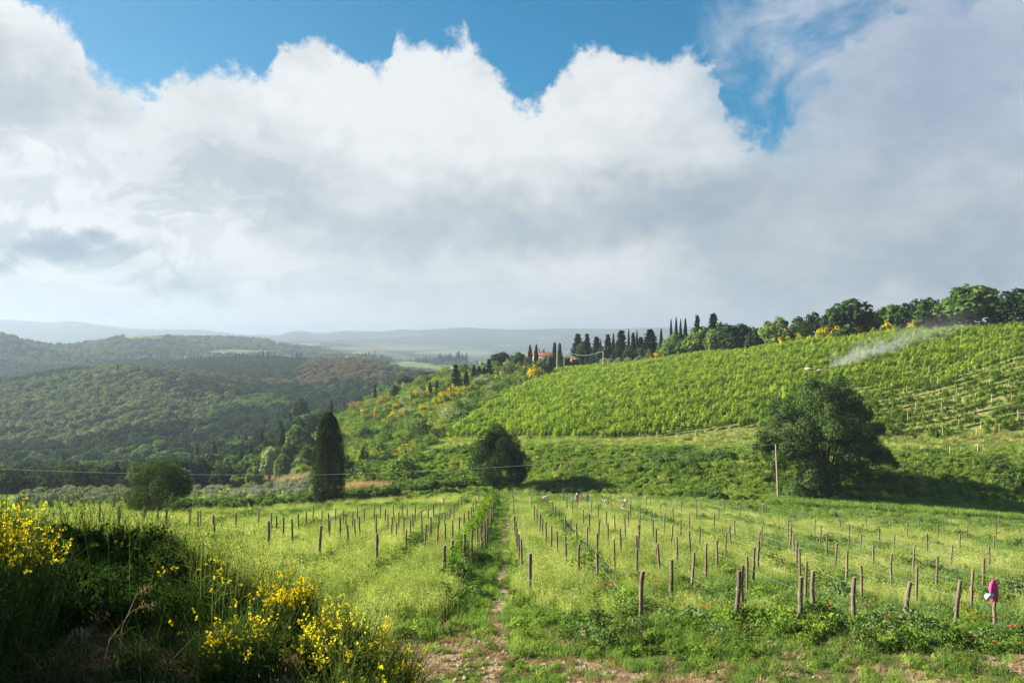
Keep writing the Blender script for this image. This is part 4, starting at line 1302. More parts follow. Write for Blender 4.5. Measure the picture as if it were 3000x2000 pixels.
def big_oak():
    px, Y = 2425, 143.0
    X, Y, Z = xy_at(px, Y)
    e = empty('oak_tree', (X, Y, Z))
    r = np.random.default_rng(77)
    s = Y / F   # metres per photograph pixel
    # main lobes as offsets in pixels (right, up, depth) with radius
    main = [(-160, 170, 0, 60), (-120, 235, 10, 52), (-60, 275, -10, 58), (10, 300, 0, 50), (60, 275, 10, 50), (95, 240, 20, 44), (-150, 110, -20, 46), (-100, 150, -40, 62), (-30, 210, -50, 70), (50, 200, -50, 62),
            (100, 180, -20, 56), (120, 120, 0, 44), (150, 100, 10, 38), (185, 95, 10, 26), (-70, 90, -40, 58), (-80, 40, -40, 52), (-20, 60, -20, 60), (40, 110, -50, 56), (70, 60, -30, 44), (-100, 0, -40, 36), (-40, 0, -40, 40), (0, 130, 60, 80), (-60, 180, 60, 80), (60, 190, 60, 70), (-195, 140, 0, 26), (10, 30, 10, 50)]
    cs = []; rs_ = []
    for a, b, d, q in main:
        c0 = np.array([a, d * 1.0, b + 20]) * s; q0 = q * s
        cs.append(c0); rs_.append(q0 * 0.62)
        for k in range(8):
            dd = unit(r.normal(size=3))
            cs.append(c0 + dd * q0 * 0.78); rs_.append(q0 * r.uniform(0.22, 0.42))
    g = leafy_cloud(r, 85000, cs, rs_, 0.17, M['oak_a'], (0.6, 1.08), 0.55)
    c = g.obj('crown', M['oak_b2'], e)
    t = Geo()
    tube(t, [(0, 0, -0.6), (0.2, 0, 1.6), (0.0, 0, 3.4), (-0.5, 0, 6.0), (-1, 0, 9)], [0.75, 0.55, 0.5, 0.4, 0.2], 10)
    for a, b, d, q in main[:20]:
        p = np.array([a, d, b + 20]) * s
        st = np.array([0, 0, r.uniform(2.0, 5.0)])
        mid = (st + p) / 2 + r.normal(0, 0.5, 3)
        tube(t, [st, mid, p], [0.22, 0.14, 0.05], 6)
    t.obj('trunk', M['bark'], e, smooth=True)
    tag(e, 'great dark spreading oak standing against the bank, casting a long shadow', 'tree')


M['oak_b2'] = leaf_mat('dark_oak_leaf', (0.036, 0.066, 0.022), (0.070, 0.118, 0.034), (0.12, 0.175, 0.05), 0.25, 0.5)
big_oak()


def near_round(px, Y, ytop, wpx, name, label, mat, n=14000, seed=1, leaf=0.11):
    X, Y, Z = xy_at(px, Y)
    e = empty(name, (X, Y, Z))
    r = np.random.default_rng(seed)
    h = (HY - ytop) / F * Y - Z
    w = wpx / F * Y / 2
    cs = []; rad = []
    for k in range(48):
        d = unit(r.normal(size=3)); d[2] = abs(d[2]) if r.random() < 0.35 else d[2]
        q = r.uniform(0.40, 0.92)
        cs.append(np.array([d[0] * w * q, d[1] * w * q, h * 0.44 + d[2] * h * 0.60 * q])); rad.append(w * r.uniform(0.16, 0.42))
    g = leafy_cloud(r, n, cs, rad, leaf, mat)
    g.obj('crown', mat, e)
    t = Geo()
    tube(t, [(0, 0, -0.3), (0.1, 0, h * 0.2), (0, 0, h * 0.6)], [0.26, 0.2, 0.08], 8)
    for c in cs[:12]:
        tube(t, [(0, 0, h * 0.2), (c * 0.5 + np.array([0, 0, h * 0.12])), c], [0.09, 0.06, 0.02], 5)
    t.obj('trunk', M['bark'], e, smooth=True)
    tag(e, label, 'tree')


near_round(1462, 154, 1256, 160, 'round_tree', 'round dark tree at the end of the central path where the banks meet', M['oak_a'], 70000, 4, 0.105)
near_round(468, 100, 1346, 190, 'round_tree', 'bushy dark tree with a lit left side among the small olives', M['oak_a'], 42000, 12, 0.085)


def big_cypress():
    px, Y = 963, 131.0
    X, Y, Z = xy_at(px, Y)
    e = empty('cypress_tree', (X, Y, Z))
    r = np.random.default_rng(31)
    h = (HY - 1208) / F * Y - Z
    rw = 46 / F * Y
    n = 60000
    z = r.uniform(0.015, 1.0, n) ** 0.9
    prof_ = np.interp(z, [0, 0.05, 0.15, 0.35, 0.6, 0.8, 0.93, 1.0], [0.58, 0.82, 0.97, 1.0, 0.89, 0.69, 0.47, 0.14])
    a = r.uniform(0, 6.283, n)
    ridge = 1 + 0.10 * np.sin(a * 5 + z * 9) + 0.07 * np.sin(a * 9 - z * 31) + 0.05 * np.sin(a * 17 + z * 60)
    q = rw * prof_ * ridge * np.where(r.random(n) < 0.3, r.uniform(0.45, 0.85, n), r.uniform(0.86, 1.03, n))
    C = np.stack([q * np.cos(a), q * np.sin(a), z * h], 1) + r.normal(0, 0.05, (n, 3))
    N = np.stack([np.cos(a), np.sin(a), np.full(n, 0.25)], 1) + 0.5 * r.normal(size=(n, 3))
    g = Geo(); leaves(g, C, N, 0.095, 0.42, r, 0, updir=np.tile([0, 0, 1.0], (n, 1)))
    g.obj('crown', M['cyp'], e)
    t = Geo(); tube(t, [(0, 0, -0.4), (0, 0, h * 0.4), (0, 0, h * 0.95)], [0.3, 0.2, 0.04], 8)
    t.obj('trunk', M['bark'], e, smooth=True)
    tag(e, 'large solitary dark cypress standing beyond the field, lit on its left side', 'tree')


big_cypress()
tree_px('cypress', 'cypress_tree', 972, 1175, 300, 13, 'thin cypress whose tip shows just right of the large solitary cypress')

# olives of the grove
k = 0
ro = np.random.default_rng(8)
for Y in (150, 163, 177, 192, 208):
    for px in np.arange(60 + ro.uniform(0, 20), 900, 46 * 150 / Y * 1.0):
        if ro.random() < 0.15: continue
        x = px + ro.uniform(-10, 10)
        if Y < 160 and 930 < x < 1000: continue
        X, yy, Z = xy_at(x, Y + ro.uniform(-3, 3))
        place_tree('olive', 'olive_tree', X, yy, Z, ro.uniform(2.6, 3.6), ro.uniform(0.85, 1.15), 'small grey-green olive tree in the grove beyond the lower field', 'olive tree', 'olive grove beyond the lower field')
        k += 1
n_olive = k
for kd, x, yt, Y, w, lb in [('lime', 745, 1368, 235, 70, 'bright lime-green ash tree above the olive grove'), ('lime', 700, 1388, 240, 50, 'smaller lime-green tree left of the bright one above the olive grove'), ('silver', 790, 1305, 262, 66, 'pale feathery willow above the utility pole'),
                            ('oakmid', 870, 1245, 330, 72, 'round green tree left of the cypress top'), ('oak', 880, 1160, 470, 62, 'dark flat-topped pine on the rim above the round trees'), ('oakmid', 1010, 1325, 190, 66, 'green tree just right of the large cypress'),
                            ('lime', 1060, 1300, 210, 50, 'bright green leafy tree right of the large cypress'), ('oakmid', 905, 1300, 262, 70, 'dark green ivy-clad tree left of the cypress'), ('oakmid', 830, 1330, 250, 60, 'round tree behind the utility pole')]:
    tree_px(kd, 'silvery_tree' if kd == 'silver' else 'leafy_tree', x, yt, Y, w, lb, 'trees around the olive grove', sink=0.3)

# ------------------------------------------------------------------ forest
FK = ['oak', 'oak', 'oakpale', 'oakpale', 'oakmid', 'oakmid', 'russet', 'russet', 'cypress']


def forest():
    P = []; K = []; S = []
    r = np.random.default_rng(41)

    def band(Y0, Y1, spacing, pxlo, pxhi, hmin, hmax, cond=None):
        Ys = Y0
        while Ys < Y1:
            xs = np.arange((pxlo - 1500) / F * Ys, (pxhi - 1500) / F * Ys, spacing)
            X = xs + r.uniform(-0.45, 0.45, len(xs)) * spacing
            Y = Ys + r.uniform(-0.45, 0.45, len(xs)) * spacing
            px = 1500 + X / Y * F
            Z = height(X, Y)
            py = HY - Z / Y * F
            keep = np.ones(len(X), bool)
            for cx, cyy, rx, ry, lo, hi, c in FIELDS:
                keep &= ~((Y > lo) & (Y < hi) & in_ellipse(px, py, cx, cyy, rx, ry))
            if cond is not None: keep &= cond(px, Y, X)
            X, Y, Z, px = X[keep], Y[keep], Z[keep], px[keep]
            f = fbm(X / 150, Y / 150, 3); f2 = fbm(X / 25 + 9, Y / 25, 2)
            k = np.where(f + 0.25 * f2 > 0.15, 2, np.where(f + 0.25 * f2 < 0.0, 0, 4)) + r.integers(0, 2, len(X))  # species mix; its broad dark and pale patches stand in for cloud shadow
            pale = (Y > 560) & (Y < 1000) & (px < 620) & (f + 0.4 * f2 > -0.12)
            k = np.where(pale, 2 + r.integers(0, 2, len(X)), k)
            deep = (Y < 545) & (px < 680) & (r.random(len(X)) < 0.72)
            k = np.where(deep, r.integers(0, 2, len(X)), k)
            dark = (Y > 1050) & (Y < 1600) & (px < 1000)
            k = np.where(dark, r.integers(0, 2, len(X)), k)
            rus = ((px > 880) & (px < 1130) & (Y > 900) & (Y < 1450) & (f2 > -0.35)) | ((Y > 850) & (Y < 1100) & (px > 380) & (f2 > 0.15))
            k = np.where(rus, 6 + r.integers(0, 2, len(X)), k)
            k = np.where((Y > 1600) & (k < 2) & (f2 > -0.1), 2, k)
            k = np.where((r.random(len(X)) < np.where((px > 560) & (px < 900) & (Y < 560), 0.10, 0.006)) & (Y < 900), 8, k)
            h = r.uniform(hmin * 0.8, hmax * 1.15, len(X)); h = np.where(k == 8, h * 1.35, h)
            P.append(np.stack([X, Y, Z - h * 0.14], 1)); K.append(k); S.append(h)
            Ys += spacing
    band(238, 330, 6.5, -350, 900, 6.5, 10, lambda px, Y, X: px < np.interp(Y, [238, 330], [640, 900]))
    band(330, 1060, 7.0, -350, 1050, 7, 11.5, lambda px, Y, X: (px < np.interp(Y, [330, 470, 600, 1060], [880, 960, 1060, 1060])))
    band(560, 1060, 9.0, 1050, 1500, 7, 10.5)
    band(1060, 1650, 10.5, -350, 1450, 8, 12)
    band(1650, 3000, 20.0, -350, 1100, 11, 15)
    band(2100, 3000, 24.0, 1100, 1500, 9, 14, lambda px, Y, X: fbm(X / 120, Y / 120, 2) > 0.05)
    P_ = np.concatenate(P); K_ = np.concatenate(K); S_ = np.concatenate(S)
    px = 1500 + P_[:, 0] / P_[:, 1] * F
    vis = (px > 60) & (px < 1120)
    order = np.argsort(np.where(vis, P_[:, 1], 1e9))
    first = order[:300]
    rest = np.setdiff1d(np.arange(len(P_)), first)
    wl = {0: ('dark green oak', 'dark'), 1: ('dark green oak', 'dark'), 2: ('pale grey-green oak', 'pale'), 3: ('pale grey-green oak', 'pale'), 4: ('mid-green oak', 'mid'), 5: ('mid-green oak', 'mid'), 6: ('russet-brown tree', 'russet'), 7: ('russet-brown tree', 'russet'), 8: ('slim dark cypress', 'cypress')}
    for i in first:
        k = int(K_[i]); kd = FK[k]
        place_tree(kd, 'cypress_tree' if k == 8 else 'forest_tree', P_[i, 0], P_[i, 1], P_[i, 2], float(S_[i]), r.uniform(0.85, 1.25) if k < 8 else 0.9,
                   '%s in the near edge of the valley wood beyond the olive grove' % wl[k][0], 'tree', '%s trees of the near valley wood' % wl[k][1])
    # joined trunk+crown prototypes for the wood that reads as one mass
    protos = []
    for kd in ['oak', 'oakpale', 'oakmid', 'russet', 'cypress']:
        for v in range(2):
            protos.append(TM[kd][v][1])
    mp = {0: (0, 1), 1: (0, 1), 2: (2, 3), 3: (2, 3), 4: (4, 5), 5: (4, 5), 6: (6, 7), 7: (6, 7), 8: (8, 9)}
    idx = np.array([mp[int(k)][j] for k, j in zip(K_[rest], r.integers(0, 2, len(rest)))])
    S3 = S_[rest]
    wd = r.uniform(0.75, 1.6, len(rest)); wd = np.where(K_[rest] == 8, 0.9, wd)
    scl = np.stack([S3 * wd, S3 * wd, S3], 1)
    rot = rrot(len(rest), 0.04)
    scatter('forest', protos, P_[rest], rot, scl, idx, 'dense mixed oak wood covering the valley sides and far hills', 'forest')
    return len(P_)


nf = forest()

# cypresses standing in rows on the far ridge
cyl = []
for px in np.arange(560, 935, 5.5):
    cyl.append((px + rng.uniform(-2, 2), 1500 + rng.uniform(-8, 8), rng.uniform(9, 17)))
for px, h in [(690, 20), (700, 18), (770, 22), (785, 22), (803, 20), (870, 22), (880, 21)]:
    cyl.append((px, 1490, h))
for px, Y, h in cyl:
    X, Y, Z = xy_at(px, Y)
    place_tree('cypress', 'cypress_tree', X, Y, Z, h, 1.15, 'small dark cypress in the long line along the crest of the valley wood', 'tree', 'line of cypresses on the wooded crest')
for px, Y, h in [(p, 2230 + rng.uniform(-20, 20), rng.uniform(13, 22)) for p in list(np.arange(1238, 1282, 4.2))] + [(p, 2240, rng.uniform(20, 38)) for p in np.arange(1284, 1372, 4.4)]:
    X, Y, Z = xy_at(px, Y)
    place_tree('cypress', 'cypress_tree', X, Y, Z, h, 1.0, 'tiny distant cypress in the avenue right of the towered villa', 'tree', 'distant cypress avenue')

# ------------------------------------------------------------------ upper vineyard
def vine_mesh(r, mat, w=0.62, h=1.9, n=210, leaf=0.125):
    g = Geo()
    C = r.normal(0, 1, (n, 3)) * np.array([w * 0.5, 0.2, 0.34]) + np.array([0, 0, h * 0.66])
    C[:, 2] = np.clip(C[:, 2], 0.55, h + 0.3)
    N = r.normal(size=(n, 3)) + np.array([0, 0, 0.6])
    leaves(g, C, N, leaf, 0.8, r)
    for k in range(13):    # upright shoots
        x = r.uniform(-w * 0.6, w * 0.6)
        m = 8
        z = np.linspace(h * 0.75, h * r.uniform(1.05, 1.38), m)
        leaves(g, np.stack([x + r.normal(0, 0.05, m), r.normal(0, 0.1, m), z], 1), r.normal(size=(m, 3)), leaf * 0.8, 0.8, r)
    t = Geo()
    tube(t, [(0, 0, -0.1), (0.03, 0.02, 0.4), (-0.03, 0, 0.85)], [0.045, 0.035, 0.03], 5)
    tube(t, [(0, 0, 0.8), (w * 0.3, 0, 0.95), (w * 0.7, 0, 0.95)], [0.025, 0.02, 0.012], 4)
    tube(t, [(0, 0, 0.8), (-w * 0.3, 0, 0.95), (-w * 0.7, 0, 0.95)], [0.025, 0.02, 0.012], 4)
    return t.mesh('trunk', M['bark']), g.mesh('leaves', mat)


VM = [vine_mesh(RP, M['vine']) for _ in range(4)] + [vine_mesh(RP, M['vine_dk'], 0.95, 1.35 + 0.2 * _, 120, 0.12) for _ in range(3)]
VJ = []
for t, l in VM:
    g = Geo()
    for src, mi in ((l, 0), (t, 1)):
        nv = len(src.vertices); co = np.empty(nv * 3, np.float32); src.vertices.foreach_get('co', co)
        f4 = [tuple(p.vertices) for p in src.polygons if len(p.vertices) == 4]; f3 = [tuple(p.vertices) for p in src.polygons if len(p.vertices) == 3]
        g.add(co.reshape(-1, 3), f4, mi)
        if f3:
            g.n -= nv; g.f.append(np.array(f3) + g.n); g.m.append(np.full(len(f3), mi)); g.n += nv; g.v.append(np.zeros((0, 3)))
    VJ.append(g.mesh('vine', [l.materials[0], M['bark']]))


def upper_vineyard():
    P = []; K = []; R_ = []; S = []
    r = np.random.default_rng(13)
    slope = 0.16      # rows drift away from the camera to the right
    for ci, c in enumerate(np.arange(60.0, 460.0, 3.25)):
        X = np.arange(-40.0, 185.0, 1.05) + r.uniform(-0.2, 0.2, len(np.arange(-40.0, 185.0, 1.05)))
        Y = c + slope * X + 1.2 * np.sin(X / 30.0) + r.normal(0, 0.10, len(X))
        ok = Y > 100
        X, Y = X[ok], Y[ok]
        px = 1500 + X / Y * F
        bt = np.interp(px, BT_X, BT_Y); rdd = np.interp(px, RD_X, RD_Y); ve = np.interp(Y, VE_Y, VE_X)
        # the lowest terrace on the right holds young sparse vines
        young = (px > 2300) & (Y < bt + 44 + 6 * np.sin(px / 90.0))
        gapy = young & (Y > bt + 4)
        keep = (Y > bt + 6 + 11 * np.exp(-((px - 2130) / 190.0) ** 2)) & (Y < rdd - 1) & (px > ve + 8) & (px < 3450)
        keep &= (r.random(len(X)) < np.where(gapy, 0.95 if ci % 2 == 0 else 0.45, 0.97))
        if not keep.any(): continue
        X, Y, y_ = X[keep], Y[keep], young[keep]
        P.append(np.stack([X, Y, height(X, Y) - 0.05], 1))
        K.append(np.where(y_, 4 + r.integers(0, 3, len(X)), r.integers(0, 4, len(X))))
        R_.append(np.stack([np.zeros(len(X)), np.zeros(len(X)), math.atan(slope) + r.normal(0, 0.15, len(X)) + np.pi * r.integers(0, 2, len(X))], 1))
        S.append(r.uniform(0.82, 1.18, len(X)) * np.where(y_, r.uniform(0.7, 1.25, len(X)), 1.0) * (1 + 0.25 * fbm(X / 5, Y / 5, 2)))
    P = np.concatenate(P); K = np.concatenate(K); R_ = np.concatenate(R_); S = np.concatenate(S)
    px = 1500 + P[:, 0] / P[:, 1] * F
    vis = (px > 1150) & (px < 2990) & ~((px > 2230) & (px < 2610))
    order = np.argsort(np.where(vis, P[:, 1], 1e9))
    first = order[:290]
    rest = np.setdiff1d(np.arange(len(P)), first)
    for i in first:
        k = int(K[i])
        e = empty('grapevine', tuple(P[i]), float(R_[i, 2]))
        for nm_, me in zip(('trunk', 'leaves'), VM[k]):
            o = inst(nm_, me, e, sc=float(S[i]))
        right = px[i] > 2420
        tag(e, 'low young grapevine in the sparse bottom rows right of the great oak' if right else 'leafy grapevine in the lowest rows of the upper vineyard left of the great oak', 'grapevine',
            'young vines right of the great oak' if right else 'lowest vines left of the great oak')
    scatter('vineyard_vines', VJ, P[rest], R_[rest], S[rest], K[rest], 'bright green rows of grapevines covering the upper hillside', 'vines')
    return P, px, K


VP_, VPX, VK = upper_vineyard()

# grass between the upper rows
n = 16000
px = rng.uniform(1250, 3400, n); Y = rng.uniform(160, 420, n)
bt = np.interp(px, BT_X, BT_Y); rdd = np.interp(px, RD_X, RD_Y); ve = np.interp(Y, VE_Y, VE_X)
k = (Y > bt + 2) & (Y < np.minimum(rdd, bt + 60)) & (px > ve)
X = ((px - 1500) / F * Y)[k]; Y = Y[k]
scatter('vineyard_grass', TG, np.stack([X, Y, height(X, Y) - 0.08], 1), rrot(len(X), 0.1), rng.uniform(0.4, 0.8, len(X)), pick((1, 1, 0, 2), len(X)), 'pale grass between the rows of the upper vineyard', 'grass')


# ------------------------------------------------------------------ posts
def post_meshes(seed, R=0.055, h=2.0, lean=0.0):
    r = np.random.default_rng(seed)
    g = Geo()
    zs = np.linspace(-0.3, h, 7)
    pts = np.stack([r.normal(0, 0.008, 7), r.normal(0, 0.008, 7), zs], 1)
    sides = 8
    a = np.linspace(0, 6.283, sides, endpoint=False)
    rad = R * (1 + r.normal(0, 0.06, (7, sides))) * np.linspace(1.12, 0.97, 7)[:, None]
    V = np.stack([pts[:, None, 0] + rad * np.cos(a), pts[:, None, 1] + rad * np.sin(a), np.repeat(zs[:, None], sides, 1)], -1).reshape(-1, 3)
    f = [(i * sides + k, i * sides + (k + 1) % sides, (i + 1) * sides + (k + 1) % sides, (i + 1) * sides + k) for i in range(6) for k in range(sides)]
    g.add(V, f, 0)
    top = V[-sides:].copy(); top[:, :2] *= 1.0
    c = top.mean(0) + np.array([0, 0, 0.012])
    g.add(np.vstack([top, c]), [(k, (k + 1) % sides, sides) for k in range(sides)], 1)
    return g.mesh('post', [M['post'], M['posttop']])


PM = [post_meshes(s) for s in range(6)]
tie = Geo()
a = np.linspace(0, 6.283, 13)
tube(tie, np.stack([0.062 * np.cos(a), 0.062 * np.sin(a), 0.004 * np.sin(2 * a)], 1), 0.005, 4, cap=False)
tube(tie, [(0.06, 0, 0), (0.09, 0.02, -0.03), (0.08, 0.03, -0.1)], 0.004, 4)
TIE = tie.mesh('wire_tie', M['wire'])

POSTS = """290,1478 348,1482 422,1483 464,1485 489,1488 556,1492 579,1495 589,1494 629,1511 692,1500 787,1523 756,1495 794,1504 810,1507 830,1512 858,1522 875,1504 896,1499 916,1487 935,1541 966,1522 963,1503
998,1516 1022,1536 1042,1521 1054,1512 1101,1507 1103,1529 1105,1566 1162,1527 1189,1549 1205,1523 1236,1520 1243,1539 1263,1513 1281,1532 1285,1505 1306,1529 1327,1523 1345,1513 1358,1504
1300,1595 1324,1584 1359,1564 1382,1549 1399,1540 1410,1533 1420,1525 1428,1515 1438,1494 1445,1469 1454,1433 1552,1623 1528,1578 1522,1562 1515,1546 1511,1526 1509,1515 1508,1506 1505,1470 1505,1452 1502,1432
1550,1431 1559,1454 1565,1478 1573,1492 1580,1505 1589,1516 1600,1529 1614,1540 1633,1552 1659,1570 1695,1592 1751,1619 1874,1670 1819,1546 1869,1535 1868,1567 1934,1588 1984,1571 1921,1552 1963,1536 2022,1557 1993,1520
2050,1537 1966,1637 2025,1616 2067,1595 2101,1580 2123,1557 2139,1537 2152,1521 2155,1681 2171,1655 2189,1628 2207,1604 2218,1582 2222,1558 2228,1540 2341,1686 2375,1674 2356,1640 2343,1609 2331,1585 2323,1559 2313,1541 2307,1521
2497,1691 2523,1650 2477,1615 2444,1588 2420,1560 2401,1539 2385,1520 2647,1697 2681,1658 2608,1621 2555,1591 2518,1560 2486,1537 2465,1518 2792,1698 2841,1671 2740,1628 2671,1592 2616,1562 2576,1539 2541,1512 2877,1632 2783,1594
2715,1564 2659,1536 2618,1509 2898,1599 2810,1564 2747,1535 2694,1506 2909,1565 2831,1535 2917,1535 2929,1514 2786,1503 2646,1493 2522,1484 2407,1478 2307,1473 2234,1479 2167,1480 2120,1465 2055,1468 2039,1462 1996,1470 1964,1457 1934,1472
1904,1460 1892,1455 1846,1461 1824,1451 2376,1494 2445,1488 2091,1504 2104,1484 2039,1487 2018,1505 1972,1489 1874,1477 1946,1506 1907,1492 1913,1521 1874,1507 1618,1466 1627,1480 1638,1492 1655,1506 1670,1518 1692,1531 1718,1543
1751,1559 1800,1582 1662,1454 1676,1465 1709,1492 1729,1506 1752,1519 1780,1533 1868,1550 1865,1605 1732,1464 1752,1478 1775,1494 1802,1506 1832,1519 1871,1534 1841,1494 1789,1463 1846,1475 1596,1433 1649,1438 1704,1443 1763,1448
942,1494 982,1488 1005,1492 1017,1504 1032,1499 1048,1485 1067,1490 1097,1482 1114,1478 1128,1488 1136,1505 1147,1517 1155,1480 1167,1499 1178,1470 1183,1511 1193,1488 1211,1504 1215,1478 1235,1497 1256,1486 1272,1477 1288,1468 1299,1456
1302,1496 1317,1486 1330,1475 1341,1465 1352,1455 1369,1495 1380,1483 1388,1471 1395,1460 1403,1444"""
FRONT = {(1300, 1595): 'post at the very start of the leafy row left of the path', (1324, 1584): 'second post from the front in the leafy row left of the central path', (1359, 1564): 'third post of the leafy row left of the central path',
         (1552, 1623): 'first post right of the central path, dark on its right side', (1874, 1670): 'thick leaning front post with wire ties above a dark grass clump', (2155, 1681): 'thick front post with wire ties, second in the front line',
         (2341, 1686): 'knotty front post with wire ties beside a thinner post', (2497, 1691): 'upright front post with grassy foot, middle of the right front line', (2647, 1697): 'front post tilted to the right with a slanted cut top', (2792, 1698): 'strongly tilted front post nearest the pink jacket',
         (935, 1541): 'tall dark front post left of the leafy rows above a weed clump', (1105, 1566): 'tall dark front post nearest the yellow flowers in the middle', (629, 1511): 'dark slightly tilted front post in the left part of the field', (692, 1500): 'dark upright front post right of the tilted one in the left field',
         (787, 1523): 'short dark post alone in the oats of the left field', (1966, 1637): 'thin front-row post between the leaning post and the tied post', (2375, 1674): 'thinner post just right of the knotty front post', (422, 1483): 'thick short post at the crest of the left field', (489, 1488): 'thickest post at the crest of the left field, lit on top'}


def solve_post(px, yt, H=1.8):
    # nearest depth where the ground plus H lies on the sight line of the post's top
    Ys = 24 * 1.01 ** np.arange(0, 190)
    X = (px - 1500) / F * Ys
    top = HY - (height(X, Ys) + H) / Ys * F
    k = np.argmax(top < yt)
    if top[k] >= yt: return None
    return float(X[k]), float(Ys[k])


placed = []
for tok in POSTS.split():
    px, yt = [int(v) for v in tok.split(',')]
    s = solve_post(px, yt)
    if s is None:
        s = ((px - 1500) / F * 140.0, 140.0)
    X, Y = s
    Z = hz(X, Y)
    placed.append((X, Y))
    key = (px, yt)
    front = key in FRONT
    e = empty('vineyard_post', (X, Y, Z), random.uniform(0, 6.28))
    tl = 0.10 if key in ((2792, 1698),) else (0.05 if key in ((2647, 1697), (1874, 1670), (2155, 1681)) else random.gauss(0, 0.018))
    ey = (-0.06 if key == (629, 1511) else tl) + (0.03 if px > 2200 else 0)
    if px > 2400 and yt < 1520: ey = -0.10
    e.rotation_euler = (random.gauss(0, 0.035), ey + random.gauss(0, 0.02), 0)
    thick = 1.38 if front else 0.95 + 0.1 * random.random()
    if Y > 90: thick *= 1.1
    o = inst('post', PM[random.randrange(6)], e, rz=random.uniform(0, 6.28), sc=(thick, thick, 0.9 * (1.0 + random.gauss(0, 0.02))))
    e['category'] = 'post'
    if front:
        e['label'] = 'wooden ' + FRONT[key]
        for zz in (1.35, 0.85):
            t = inst('wire_tie', TIE, o, (0, 0, zz), random.uniform(0, 6))
        e['group'] = 'front posts of the lower vineyard'
    else:
        if px < 1290: lb, gr = 'thin weathered wooden post in the oats left of the leafy rows', 'posts of the left field'
        elif px < 1500: lb, gr = 'wooden post along the leafy row just left of the central path', 'posts left of the central path'
        elif px < 1600 and abs(X - 0.8) < 0.9: lb, gr = 'wooden post in the straight row just right of the central path', 'posts right of the central path'
        elif px < 1760: lb, gr = 'wooden post in the rows in front of the workers', 'posts before the workers'
        elif Y < 62: lb, gr = 'wooden post in the nearer rows right of the workers', 'nearer posts of the right field'
        else: lb, gr = 'thin wooden post in the far rows right of the workers', 'far posts of the right field'
        e['label'] = lb; e['group'] = gr

# trellis wires of the right rows
for j, x0 in enumerate([3.95, 7.4, 10.85, 14.3, 17.75, 21.2, 24.65, 28.1, 0.8]):
    for zz in (1.45, 0.95):
        g = Geo()
        Ys = np.linspace(29 + 0.15 * x0, 120, 60)
        Xs = np.full(60, x0) + 0.0 * Ys
        tube(g, np.stack([Xs, Ys, height(Xs, Ys) + zz - 0.06 * np.abs(np.sin(Ys / 6.0 * np.pi))], 1), 0.0026, 4, cap=False)
        o = g.obj('trellis_wire', M['wire'])
        tag(o, 'thin slack %s trellis wire strung along a row of posts in the right field' % ('upper' if zz > 1.2 else 'lower'), 'wire', '%s trellis wires of the right field' % ('upper' if zz > 1.2 else 'lower'))

# vines of the leafy row by the path
VN = [vine_mesh(RP, M['vine_dk'], 0.8, 1.35, 260, 0.07) for _ in range(3)]
for i, Y in enumerate(np.arange(35.5, 105, 1.25)):
    if rng.random() < 0.22: continue
    X = -2.75 + rng.normal(0, 0.1)
    e = empty('grapevine', (X, Y, hz(X, Y)), math.pi / 2)
    for nm_, me in zip(('trunk', 'leaves'), VN[i % 3]):
        inst(nm_, me, e, sc=float(rng.uniform(0.6, 1.1)))
    tag(e, 'bushy young grapevine in the leafy row just left of the central path', 'grapevine', 'vines of the leafy row by the path')

# pale posts of the upper vineyard
up = [(2612, 1125), (2657, 1133), (2750, 1142), (2795, 1160), (2802, 1140), (2838, 1078), (2882, 1079), (2934, 1079), (2971, 1052), (2988, 1083), (2873, 1050), (2955, 1118), (2898, 1117), (2856, 1152), (2905, 1160), (2964, 1160), (2720, 1075),
      (2611, 1203), (2658, 1213), (2706, 1215), (2755, 1222), (2807, 1230), (2871, 1236), (2927, 1242), (2627, 1240), (2686, 1242), (2762, 1254), (2858, 1257), (2640, 1060), (2700, 1100), (2745, 1105), (2550, 1150), (2982, 1205), (2919, 1203), (2862, 1195), (2680, 1180), (2757, 1185),
      (2780, 953), (2815, 948), (2864, 950), (2878, 945), (2700, 962), (2655, 966), (1528, 1290), (1685, 1285), (1773, 1275), (1822, 1270), (1873, 1268), (1923, 1265), (1980, 1265), (2037, 1264), (2093, 1262), (2150, 1258), (1580, 1288), (1630, 1287)]
pp = Geo(); tube(pp, [(0, 0, -0.2), (0, 0, 1.0), (0, 0, 2.1)], [0.06, 0.06, 0.055], 6)
PPM = pp.mesh('post', M['palepost'])
for px, yt in up:
    Ys = 155 * 1.004 ** np.arange(0, 260)
    X = (px - 1500) / F * Ys
    top = HY - (height(X, Ys) + 2.0) / Ys * F
    k = int(np.argmax(top < yt))
    X, Y = float(X[k]), float(Ys[k])
    o = inst('vineyard_post', PPM, None, (X, Y, hz(X, Y)))
    o.rotation_euler = (random.gauss(0, 0.03), random.gauss(0, 0.05), 0)
    if px > 2500:
        if yt < 970: lb, gr = 'pale post at the top row below the ridge oaks, in the drifting spray', 'pale posts at the top of the upper vineyard'
        else: lb, gr = 'short pale post among the young vines on the slope right of the great oak', 'pale posts of the upper right vineyard'
    else:
        lb, gr = 'pale post at the bottom row of the upper vineyard along the grassy terrace', 'pale posts along the terrace edge'
    tag(o, lb, 'post', gr)

# ------------------------------------------------------------------ poles and cables
def pole(px, ytop, Y, label, lean=0.0, R=0.11, mat='pole'):
    X, Y, Z = xy_at(px, Y)
    h = (HY - ytop) / F * Y - Z
    g = Geo()
    tube(g, [(0, 0, -0.4), (lean * 0.5, 0, h * 0.5), (lean, 0, h)], [R * 1.15, R, R * 0.8], 8)
    o = g.obj('utility_pole', M[mat], None, True)
    o.location = (X, Y, Z)
    tag(o, label, 'pole')
    return X + lean, Y, Z + h


